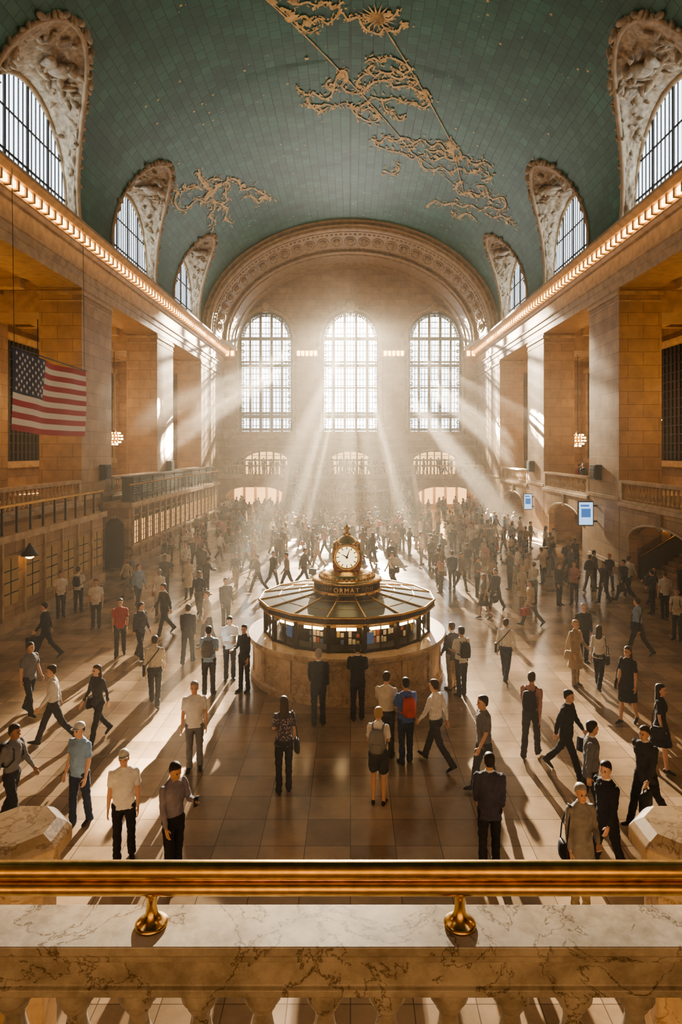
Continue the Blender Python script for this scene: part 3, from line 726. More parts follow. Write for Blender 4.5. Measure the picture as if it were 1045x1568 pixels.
# ---------------------------------------------------------------- chandeliers
def chandelier(x, y, z):
    e = empty('chandelier', (x, y, z)); mb = MB()
    mb.ell((0, 0, 0), .34, .34, .42, 0, 20, 12)
    for zz, r in ((.3, .36), (.1, .5), (-.12, .52), (-.34, .38)):
        mb.tube([(r*cos(j*pi/12), r*sin(j*pi/12), zz) for j in range(24)], .03, 6, 0, True, True)
    mb.lathe([(0,-.6),(.05,-.57),(.08,-.5),(.12,-.42)], (0, 0, 0), 12, 0); mb.lathe([(.14,.38),(.1,.5),(.04,.56),(.02,.62)], (0, 0, 0), 12, 0)
    mb.obj('gilded_body', [M_BRASS], e)
    mb = MB()
    for zz, r, n in ((.3, .40, 12), (.1, .55, 16), (-.12, .57, 16), (-.34, .43, 12), (-.5, .22, 7)):
        for j in range(n): a = 2*pi*(j+.5*(n % 3))/n; mb.ell((r*cos(a), r*sin(a), zz), .055, .055, .065, 0, 7, 5)
    mb.obj('bulbs', [emit('chandelier_bulbs', (1.0, .60, .22), 14)], e)
    mb = MB(); mb.tube([(0, 0, .6), (0, 0, 14.4-z)], .025, 6, 0); mb.obj('chain', [M_BRONZE], e)
for x, y, z in ((-16.8, 45, 7.2), (16.4, 34.7, 8.05), (16.8, 46.8, 7.1), (-16.8, 34.0, 8.0), (-16.8, 22, 8), (16.8, 22, 8)): chandelier(x, y, z)

# ---------------------------------------------------------------- flag
fl = empty('american_flag', (-12.75, 27, 8.6)); mb = MB()
def fp(u, v, e=0):
    w = .13*sin(u*8+v*1.5)+.07*sin(u*17+1+v*3)
    return Vector((w*(1-.3*v)+e, -3.3+6.6*u, 1.55-3.1*v-.10*u-.08*sin(pi*u)))
NU, NV = 72, 26
vs = [fp(i/NU, j/NV) for j in range(NV+1) for i in range(NU+1)]
for j in range(NV):
    for i in range(NU):
        st = j//2; m = (0 if st % 2 == 0 else 1)
        if i/NU < .4 and st < 7: m = 2
        a = j*(NU+1)+i
        mb.add([vs[a], vs[a+1], vs[a+NU+2], vs[a+NU+1]], [(0, 1, 2, 3)], m, True)
for r in range(9):
    for c in range(6 if r % 2 == 0 else 5):
        u = .4*(1+2*c+(r % 2))/12; v = (7/13)*(r+1)/10
        for e in (-.025, .025):
            cc = fp(u, v, e); vv = [cc]
            for q in range(10):
                R = .10 if q % 2 == 0 else .042; a = q*pi/5; vv.append(cc+Vector((0, R*sin(a), R*cos(a))))
            mb.add(vv, [(0, q+1, (q+1) % 10+1) for q in range(10)], 1)
mb.obj('cloth', [M_RED, M_WHITE, M_NAVY], fl)
mb = MB(); mb.tube([fp(0, 0)+Vector((0, -.1, .03)), fp(1, 0)+Vector((0, .1, .03))], .03, 8, 0)
for u in (.02, .98): p = fp(u, 0); mb.tube([p, Vector((0, p.y, 8.3))], .012, 5, 0)
mb.obj('hanging_pole', [M_IRON], fl)

# ================================================================= PEOPLE
SK, HR, TP, BT, SH, BG, EY, LP, CO = range(9)
def ringloft(rings, n=16):
    vs = []; fs = []
    for c, ax, ay in rings:
        for j in range(n):
            a = 2*pi*j/n; vs.append(c+ax*cos(a)+ay*sin(a))
    R = len(rings)
    for i in range(R-1):
        for j in range(n):
            k = (j+1) % n; fs.append((i*n+j, i*n+k, (i+1)*n+k, (i+1)*n+j))
    vs.append(rings[0][0]); vs.append(rings[-1][0]); b = R*n
    for j in range(n):
        k = (j+1) % n; fs.append((b, k, j)); fs.append((b+1, (R-1)*n+j, (R-1)*n+k))
    return vs, fs
def vr(z, w, d, y=0.0, x=0.0): return (Vector((x, y, z)), Vector((w, 0, 0)), Vector((0, d, 0)))
def limb(pts, rad, n=12, flat=1.0):
    pts = [Vector(p) for p in pts]; P2 = []; R2 = []
    t0 = (pts[1]-pts[0]).normalized(); t1 = (pts[-1]-pts[-2]).normalized()
    P2 = [pts[0]-t0*rad[0]*.6]+pts+[pts[-1]+t1*rad[-1]*.5]; R2 = [rad[0]*.6]+list(rad)+[rad[-1]*.6]
    rings = []; ref = Vector((1, 0, 0))
    for i, p in enumerate(P2):
        t = (P2[min(i+1, len(P2)-1)]-P2[max(i-1, 0)]).normalized()
        a = ref-t*ref.dot(t)
        if a.length < .1: a = Vector((0, 1, 0))-t*t.y
        a.normalize(); b = t.cross(a)
        rings.append((p, a*R2[i], b*R2[i]*flat))
    return ringloft(rings, n)

def make_figure(name, sex='m', legs=((.05, .03), (-.04, .03)), arms=((.05, .12, .15), (.0, .12, .15)), top='shirt', sleeve='long',
                bottom='trousers', hair='short', bag=None, lean=0.0, turn=0.0, headdown=0.0, belly=0.0):
    fem = sex == 'f'; parts = []; ext = []
    sw = .168 if fem else .192; hipz = .93
    UP = []; upx = []
    for sd, (a, kb) in zip((-1, 1), legs):
        hx = sd*(.088 if fem else .092)
        hip = Vector((hx, 0, hipz)); kn = hip+Vector((sd*.01, -sin(a), -cos(a)))*.43; b = a-kb
        an = kn+Vector((sd*.005, -sin(b), -cos(b)))*.42
        d1 = (kn-hip); d2 = (an-kn)
        if bottom == 'trousers':
            k = .92 if fem else 1.0
            parts.append((*limb([hip, hip+d1*.4, kn, kn+d2*.35, kn+d2*.8, an+d2.normalized()*.03], [.098*k, .09*k, .07*k, .068*k, .064*k, .066*k]), BT))
        else:
            parts.append((*limb([hip, hip+d1*.5, kn-d1*.05, kn+d2*.08, kn+d2*.32, kn+d2*.75, an], [.085, .073, .052, .047, .054, .036, .036]), SK))
            if bottom == 'shorts': parts.append((*limb([hip, hip+d1*.4, hip+d1*.72], [.1, .1, .098]), BT))
        pitch = max(0.0, -(b))*.9 if kb > .25 or b < -.2 else (-.25 if b > .25 else 0)
        fs = .9 if fem else 1.0
        rr = [(.075,.028,.033,-.045),(.045,.037,.045,-.035),(-.03,.041,.048,-.03),(-.1,.047,.033,-.045),(-.165,.042,.024,-.052),(-.2,.022,.014,-.058)]
        Rm = Matrix.Rotation(pitch, 3, 'X'); To = Matrix.Rotation(sd*.16, 3, 'Z')
        rings = [(an+To @ (Rm @ Vector((0, y*fs, z))), To @ Vector((w*fs, 0, 0)), To @ (Rm @ Vector((0, 0, h)))) for y, w, h, z in rr]
        parts.append((*ringloft(rings, 12), SH))
    if fem: pel = [vr(.80,.11,.085), vr(.86,.165,.115,.01), vr(.93,.17,.118,.01), vr(1.0,.148,.1), vr(1.05,.128,.088)]
    else: pel = [vr(.80,.11,.085), vr(.86,.158,.112,.01), vr(.93,.165,.116,.005), vr(1.0,.158,.11), vr(1.05,.15,.105)]
    parts.append((*ringloft(pel, 20), BT))
    if bottom == 'skirt':
        sp = max(abs(legs[0][0]), abs(legs[1][0]))
        parts.append((*ringloft([vr(1.04,.13,.09), vr(.95,.168,.12), vr(.85,.185,.135+sp*.1), vr(.7,.195,.15+sp*.2), vr(.55,.205,.165+sp*.3), vr(.53,.2,.16+sp*.3)], 20), BT))
    bl = belly
    if fem:
        tor = [vr(1.0,.140,.098), vr(1.08,.126,.09), vr(1.18,.135,.095,-.005), vr(1.27,.150,.118,-.018), vr(1.34,.158,.108,-.008), vr(1.41,.150,.085,.005), vr(1.455,.10,.065,.01), vr(1.49,.055,.05,.01)]
    else:
        tor = [vr(1.0,.160,.112+bl*.6,-bl*.4), vr(1.08,.158,.112+bl,-bl*.7), vr(1.18,.166,.115+bl*.6,-bl*.4), vr(1.28,.184,.122,-.006), vr(1.36,.192,.118,0), vr(1.42,.182,.098,.006), vr(1.465,.12,.072,.01), vr(1.495,.062,.055,.01)]
    if top in ('jacket',): tor = [vr(.80,.178,.130,.005), vr(.88,.182,.134), vr(.95,.175,.128)]+[(c, ax*1.07, ay*1.09) for c, ax, ay in tor[1:]]
    elif top == 'coat': tor = [vr(.5,.215,.19), vr(.6,.205,.175), vr(.75,.195,.155), vr(.9,.18,.135), vr(1.0,.155,.115)]+[(c, ax*1.09, ay*1.12) for c, ax, ay in tor[1:]]
    elif top in ('untucked', 'dress'): tor = [vr(.87,.178,.126), vr(.93,.172,.122)]+[(c, ax*1.04, ay*1.05) for c, ax, ay in tor]
    UP.append((*ringloft(tor, 24), TP))
    UP.append((*limb([(0, .012, 1.44), (0, .004, 1.5), (0, -.004, 1.56)], [.058, .052 if not fem else .045, .05 if not fem else .044]), SK))
    if top in ('jacket', 'shirt', 'coat'): UP.append((*ringloft([vr(1.46,.085,.075,.01), vr(1.50,.066,.062,.008), vr(1.515,.06,.056,.004)], 14), CO if top == 'jacket' else TP))
    for sd, (a, ab, e) in zip((-1, 1), arms):
        sh = Vector((sd*(sw-.02), .008, 1.415))
        u = Vector((sd*sin(ab), -sin(a)*cos(ab), -cos(a)*cos(ab))); el = sh+u*.285
        inw = -.1 if e < .5 else -.38
        f = Vector((sd*(sin(ab)*.5+inw*min(1, e)), -sin(a+e), -cos(a+e))).normalized(); wr = el+f*.25
        k = .86 if fem else 1.0; j = 1.15 if top in ('jacket', 'coat') else 1.0
        if sleeve == 'long':
            UP.append((*limb([sh, sh+u*.1, el-u*.02, el+f*.04, wr-f*.02], [.062*k*j, .056*k*j, .046*k*j, .044*k*j, .034*k*j]), TP))
        else:
            UP.append((*limb([sh, sh+u*.1, sh+u*.2], [.064*k, .060*k, .062*k]), TP))
            UP.append((*limb([sh+u*.12, el, el+f*.08, wr], [.044*k, .037*k, .037*k, .025*k]), SK))
        UP.append((*limb([wr-f*.03, wr+f*.01], [.024, .023]), SK))
        side = Vector((0, -1, 0)); side = (side-f*side.dot(f))
        if side.length < .2: side = Vector((-sd, 0, 0))-f*f.dot(Vector((-sd, 0, 0)))
        side.normalize(); nrm = f.cross(side).normalized()
        if nrm.x*sd > 0: nrm = -nrm
        h = .92 if fem else 1.0
        upx.append((*ringloft([(wr, side*.026*h, nrm*.018), (wr+f*.03, side*.036*h, nrm*.016), (wr+f*.075, side*.041*h, nrm*.014), (wr+f*.092, side*.036*h, nrm*.010)], 10), SK))
        for q, (o, L) in enumerate(((.029, .072), (.010, .080), (-.009, .075), (-.028, .058))):
            b0 = wr+f*.082+side*o*h; c = .35 if e < .5 else .8
            d0 = (f+nrm*.2*c+side*o*1.5).normalized(); d1 = (f+nrm*1.0*c).normalized(); d2 = (f*.8+nrm*1.9*c).normalized()
            p1 = b0+d0*L*.42; p2 = p1+d1*L*.32; p3 = p2+d2*L*.26
            upx.append((*limb([b0, p1, p2, p3], [.0095, .009, .008, .0065], 6), SK))
        t0 = wr+f*.025+side*.03; t1 = t0+(side*.8+f*.7+nrm*.3).normalized()*.035; t2 = t1+(f+side*.25+nrm*.4).normalized()*.028
        upx.append((*limb([t0, t1, t2], [.012, .0105, .008], 6), SK))
        if bag == 'briefcase' and sd > 0:
            c = wr+f*.13+Vector((0, 0, -.2)); upx.append((*ringloft([(c+Vector((0, 0, z)), Vector((.045, 0, 0))*k2, Vector((0, .2, 0))*k2) for z, k2 in ((-.15, .9), (-.14, 1), (.12, 1), (.14, .92))], 4), BG))
            upx.append((*limb([c+Vector((0, -.06, .14)), c+Vector((0, -.05, .19)), c+Vector((0, .05, .19)), c+Vector((0, .06, .14))], [.01]*4, 6), BG))
        if bag == 'phone' and sd > 0:
            c = wr+f*.1+nrm*.02; upx.append((*ringloft([(c+Vector((0, -.01, z)), Vector((.05, 0, 0)), Vector((0, .008, 0))) for z in (-.06, .08)], 4), BG))
        if bag == 'paper' and sd > 0:
            c = Vector((0, wr.y-.06, wr.z+.05)); upx.append((*ringloft([(c+Vector((0, z*-.4, z)), Vector((.2, 0, 0)), Vector((0, .01, 0))) for z in (-.12, .14)], 4), CO))
    if bag == 'handbag':
        c = Vector((-.235, .02, .86)); upx.append((*ringloft([(c+Vector((0, 0, z)), Vector((.05, 0, 0))*k2, Vector((0, .15, 0))*k2) for z, k2 in ((-.13, .6), (-.12, .95), (-.05, 1.05), (.05, .9), (.1, .6))], 12), BG))
        upx.append((*limb([c+Vector((0, -.1, .08)), (-.215, -.08, 1.15), (-.15, -.02, 1.46), (-.16, .04, 1.46), (-.215, .12, 1.15), c+Vector((0, .1, .08))], [.011]*6, 6), BG))
    if bag in ('backpack',):
        rr = [(-.2, .10, .05), (-.18, .135, .085), (-.05, .15, .1), (.08, .14, .085), (.16, .12, .06), (.19, .07, .03)]
        upx.append((*ringloft([(Vector((0, .19, 1.22+z)), Vector((w, 0, 0)), Vector((0, d, 0))) for z, w, d in rr], 14), BG))
        upx.append((*ringloft([(Vector((0, .275, 1.13+z)), Vector((w, 0, 0)), Vector((0, .035, 0))) for z, w in ((-.09, .08), (-.07, .1), (.05, .1), (.07, .08))], 10), BG))
        for sd in (-1, 1):
            upx.append((*limb([(sd*.09, .13, 1.36), (sd*.1, .03, 1.475), (sd*.105, -.09, 1.38), (sd*.12, -.12, 1.22), (sd*.15, -.02, 1.1), (sd*.13, .12, 1.08)], [.016]*6, 6), BG))
    if bag == 'shoulderbag':
        c = Vector((.24, .03, .95)); upx.append((*ringloft([(c+Vector((0, 0, z)), Vector((.05, 0, 0))*k2, Vector((0, .17, 0))*k2) for z, k2 in ((-.14, .9), (-.12, 1), (.1, 1), (.12, .92))], 8), BG))
        upx.append((*limb([c+Vector((-.03, -.12, .1)), (.1, -.14, 1.2), (-.08, -.1, 1.43), (-.12, .02, 1.475), (-.08, .12, 1.4), (.12, .13, 1.15), c+Vector((-.03, .12, .1))], [.013]*7, 6), BG))
    z0 = 1.515; hs = .95 if fem else 1.0; HP = []; HX = []
    def hv(z, w, d, y): return vr(z0+z*hs, w*hs, d*hs, y-.012)
    HP.append((*ringloft([hv(-.004,.022,.025,-.045), hv(.008,.036,.044,-.036), hv(.03,.05,.064,-.026), hv(.055,.06,.08,-.014), hv(.09,.068,.09,-.004), (hv(.13,.074,.096,.002)), hv(.17,.074,.096,.008), hv(.2,.064,.085,.01), hv(.222,.042,.058,.01), hv(.233,.016,.022,.01)], 20), SK))
    if hair != 'bald':
        HP.append((*ringloft([hv(.055,.05,.03,.062), hv(.085,.07,.052,.05), hv(.13,.081,.074,.036), hv(.165,.083,.09,.024), hv(.2,.077,.098,.014), hv(.228,.058,.076,.012), hv(.246,.028,.036,.012)], 20), HR))
    if hair == 'long':
        HP.append((*ringloft([hv(-.15,.06,.028,.085), hv(-.12,.085,.04,.08), hv(-.04,.092,.05,.066), hv(.04,.09,.06,.052), hv(.11,.088,.078,.038), hv(.18,.083,.085,.03)], 18), HR))
    if hair == 'bun':
        HP.append((*ringloft([hv(.1,.03,.03,.12), hv(.12,.045,.042,.125), hv(.15,.045,.042,.125), hv(.17,.025,.025,.12)], 12), HR))
    if hair == 'cap':
        HX.append((*ringloft([hv(.155,.084,.1,.008), hv(.185,.086,.102,.01), hv(.22,.07,.084,.01), hv(.245,.04,.05,.01), hv(.255,.01,.01,.01)], 18), BG))
        HX.append((*ringloft([(Vector((0, -.10, z0+.158)), Vector((.07, 0, 0)), Vector((0, .085, -.012))), (Vector((0, -.10, z0+.166)), Vector((.068, 0, 0)), Vector((0, .083, -.012)))], 14), BG))
    fy = -.012
    HX.append((*ringloft([(Vector((0, fy-.082, z0+.125*hs)), Vector((.007, 0, 0)), Vector((0, .008, 0))), (Vector((0, fy-.096, z0+.1*hs)), Vector((.011, 0, 0)), Vector((0, .014, 0))), (Vector((0, fy-.1, z0+.083*hs)), Vector((.017, 0, 0)), Vector((0, .018, 0))), (Vector((0, fy-.088, z0+.076*hs)), Vector((.012, 0, 0)), Vector((0, .01, 0)))], 10), SK))
    for sd in (-1, 1):
        m = MB(); m.ell((sd*.072*hs, fy+.008, z0+.1*hs), .012, .02, .032, 0, 8, 6); HX.append(([Vector(v) for v in m.v], m.f, SK))
        m = MB(); m.ell((sd*.029*hs, fy-.081, z0+.118*hs), .013, .01, .008, 0, 8, 6); HX.append(([Vector(v) for v in m.v], m.f, EY))
        m = MB(); m.ell((sd*.030*hs, fy-.086, z0+.137*hs), .018, .008, .004, 0, 8, 4); HX.append(([Vector(v) for v in m.v], m.f, HR))
    m = MB(); m.ell((0, fy-.084, z0+.048*hs), .023, .01, .006, 0, 8, 5); HX.append(([Vector(v) for v in m.v], m.f, LP))
    Rz = Matrix.Rotation(turn, 3, 'Z') @ Matrix.Rotation(headdown, 3, 'X'); piv = Vector((0, 0, z0-.02))
    HP = [([piv+Rz @ (Vector(v)-piv) for v in vs], fs, mt) for vs, fs, mt in HP]
    HX = [([piv+Rz @ (Vector(v)-piv) for v in vs], fs, mt) for vs, fs, mt in HX]
    Rl = Matrix.Rotation(lean, 3, 'X'); hp = Vector((0, 0, .95))
    def LN(lst): return [([hp+Rl @ (Vector(v)-hp) for v in vs], fs, mt) for vs, fs, mt in lst]
    parts += LN(UP+HP); ext = LN(upx+HX)
    V = []; Fc = []; Mt = []
    for vs, fs, mt in parts:
        o = len(V); V += [tuple(v) for v in vs]; Fc += [tuple(i+o for i in f) for f in fs]; Mt += [mt]*len(fs)
    me = bpy.data.meshes.new('tmp'); me.from_pydata(V, [], Fc); ob = bpy.data.objects.new('tmp', me); COL.objects.link(ob)
    r = ob.modifiers.new('r', 'REMESH'); r.mode = 'VOXEL'; r.voxel_size = .0125
    sm = ob.modifiers.new('s', 'SMOOTH'); sm.factor = .5; sm.iterations = 3
    dg = bpy.context.evaluated_depsgraph_get(); res = bpy.data.meshes.new_from_object(ob.evaluated_get(dg))
    bpy.data.objects.remove(ob)
    bvh = BVHTree.FromPolygons([Vector(v) for v in V], Fc)
    NV = [v.co.copy() for v in res.vertices]; NN = [v.normal.copy() for v in res.vertices]
    NF = []; NM = []; cloth = [False]*len(NV)
    for p in res.polygons:
        hit = bvh.find_nearest(p.center); mt = Mt[hit[2]]
        vi = tuple(p.vertices); NF.append(vi); NM.append(mt)
        if mt in (TP, BT):
            for i in vi: cloth[i] = True
    for i in range(len(NV)):
        if cloth[i]:
            q = NV[i]; NV[i] = q+NN[i]*(.012*noise.noise(Vector((q.x*9, q.y*9, q.z*16)))+.007*noise.noise(q*24))
    for vs, fs, mt in ext:
        o = len(NV); NV += [Vector(v) for v in vs]; NF += [tuple(i+o for i in f) for f in fs]; NM += [mt]*len(fs)
    mz = min(v.z for v in NV)
    out = bpy.data.meshes.new(name); out.from_pydata([(v.x, v.y, v.z-mz) for v in NV], [], NF)
    for _ in range(9): out.materials.append(None)
    out.polygons.foreach_set('material_index', NM); out.polygons.foreach_set('use_smooth', [True]*len(NF)); out.update()
    bpy.data.meshes.remove(res); bpy.data.meshes.remove(me)
    return out

WALK = ((.42, .10), (-.38, .32)); WALK2 = ((-.30, .40), (.33, .06)); SWG = ((-.35, .1, .25), (.38, .1, .35)); SWG2 = ((.36, .1, .35), (-.32, .1, .25))
WALK3 = ((.24, .12), (-.2, .2)); SWG3 = ((-.15, .1, .2), (.2, .1, .3))
T = {
 'suit': make_figure('suit', top='jacket', arms=((.1, .1, .3), (.15, .12, .5))),
 'suit_walk': make_figure('suit_walk', top='jacket', legs=WALK, arms=SWG, bag='briefcase', lean=.06),
 'suit_walk2': make_figure('suit_walk2', top='jacket', legs=WALK2, arms=SWG2, lean=.06),
 'suit_walk3': make_figure('suit_walk3', top='jacket', legs=WALK3, arms=SWG3, lean=.03, turn=.4),
 'lean': make_figure('lean', top='jacket', arms=((.55, .15, 1.0), (.6, .15, .95)), lean=.12, headdown=.2),
 'shirt': make_figure('shirt', top='untucked', sleeve='short', arms=((.05, .16, .2), (-.02, .16, .25)), belly=.03),
 'shirt_walk': make_figure('shirt_walk', top='shirt', legs=WALK, arms=SWG, lean=.05),
 'shirt_walk3': make_figure('shirt_walk3', top='untucked', sleeve='short', legs=WALK3, arms=SWG3, lean=.03),
 'shirt_bag': make_figure('shirt_bag', top='shirt', legs=WALK2, arms=SWG2, bag='shoulderbag', lean=.05),
 'pack': make_figure('pack', top='untucked', sleeve='short', bag='backpack', arms=((.2, .12, 1.0), (.2, .12, 1.2))),
 'pack_walk': make_figure('pack_walk', top='shirt', legs=WALK3, arms=SWG, bag='backpack', lean=.07),
 'phone': make_figure('phone', top='shirt', arms=((.1, .12, .3), (.45, .1, 1.5)), bag='phone', headdown=.25),
 'map': make_figure('map', top='untucked', sleeve='short', arms=((.35, .1, 1.2), (.35, .1, 1.2)), bag='paper', headdown=.25),
 'cap': make_figure('cap', top='untucked', sleeve='short', hair='cap', arms=((.05, .14, .3), (.05, .14, .3)), legs=((.12, .1), (-.12, .05)), belly=.02),
 'w_bag': make_figure('w_bag', sex='f', top='untucked', hair='long', bag='handbag', arms=((.05, .2, .3), (.3, .1, 1.3)), sleeve='short'),
 'w_walk': make_figure('w_walk', sex='f', top='untucked', hair='long', legs=WALK2, arms=SWG2, bag='handbag', lean=.04),
 'w_dress': make_figure('w_dress', sex='f', top='dress', bottom='skirt', hair='long', sleeve='short', bag='handbag', legs=((.2, .1), (-.18, .2))),
 'w_pack': make_figure('w_pack', sex='f', top='shirt', bottom='shorts', hair='bun', sleeve='short', bag='backpack', arms=((.2, .1, 1.3), (.1, .12, .6)), legs=((.02, .03), (.12, .25))),
 'w_coat': make_figure('w_coat', sex='f', top='coat', hair='short', bag='handbag', arms=((.1, .15, .3), (.25, .1, 1.1))),
 'w_stand': make_figure('w_stand', sex='f', top='shirt', hair='bun', arms=((.3, .1, 1.3), (.05, .12, .2)), turn=.4),
}
cache = {}
def cloth(c, rough=.85):
    k = ('c', tuple(c), rough)
    if k not in cache: cache[k] = plain('cloth_%d' % len(cache), c, rough, nz=.18, nscale=6, bump=.25, spec=.25)
    return cache[k]
def floral():
    m, nt, out = newmat('patterned_blouse'); L = nt.links
    tc = nd(nt, 'ShaderNodeTexCoord'); v = nd(nt, 'ShaderNodeTexVoronoi', Scale=26.0); L.new(tc.outputs['Object'], v.inputs['Vector'])
    r = ramp(nt, [(.25, (.34, .28, .31)), (.45, (.045, .033, .05))]); L.new(v.outputs[0], r.inputs[0])
    b = bsdf(nt, out, Roughness=.8); L.new(r.outputs[0], b.inputs['Base Color']); return m
FLORAL = floral()
SKIN = [plain('skin_%d' % i, c, .5, nz=.08, spec=.4) for i, c in enumerate([(.56, .33, .22), (.44, .25, .15), (.26, .13, .075), (.12, .06, .035)])]
HAIRC = [cloth(c, .55) for c in ((.02, .014, .01), (.05, .03, .018), (.12, .07, .035), (.30, .27, .24), (.42, .28, .13))]
EYEM = plain('eye_dark', (.03, .02, .015), .2); LIPM = plain('lips', (.34, .12, .10), .45); SHOE = [cloth(c, .4) for c in ((.015, .012, .01), (.06, .035, .02), (.35, .33, .3))]
WH = (.66, .64, .60); CR = (.52, .46, .36); LB = (.22, .34, .52); BK = (.018, .018, .023); NV_ = (.022, .032, .07); GR = (.15, .15, .16); TN = (.38, .28, .18); RD = (.42, .06, .045); PK = (.46, .25, .21); KH = (.28, .21, .13); CH = (.046, .046, .053); BL = (.05, .10, .27)
def put(name, tpl, x, y, face, top=WH, bot=BK, hair=1, skin=0, bag=BK, shoe=0, sc=1.0, parent=None, z=0.0):
    ob = bpy.data.objects.new(name, T[tpl]); COL.objects.link(ob)
    ob.location = (x, y, z); ob.rotation_euler = (0, 0, face); ob.scale = (sc, sc, sc)
    if parent: ob.parent = parent
    ms = [SKIN[skin], HAIRC[hair], top if not isinstance(top, tuple) else cloth(top), cloth(bot), SHOE[shoe], cloth(bag, .6), EYEM, LIPM, cloth(WH)]
    for i, m in enumerate(ms):
        ob.material_slots[i].link = 'OBJECT'; ob.material_slots[i].material = m
    return ob
def gp(px, py):
    d = F*EYE/(py-689); return ((px-537)*d/F, d)
occ = []
B_ = pi
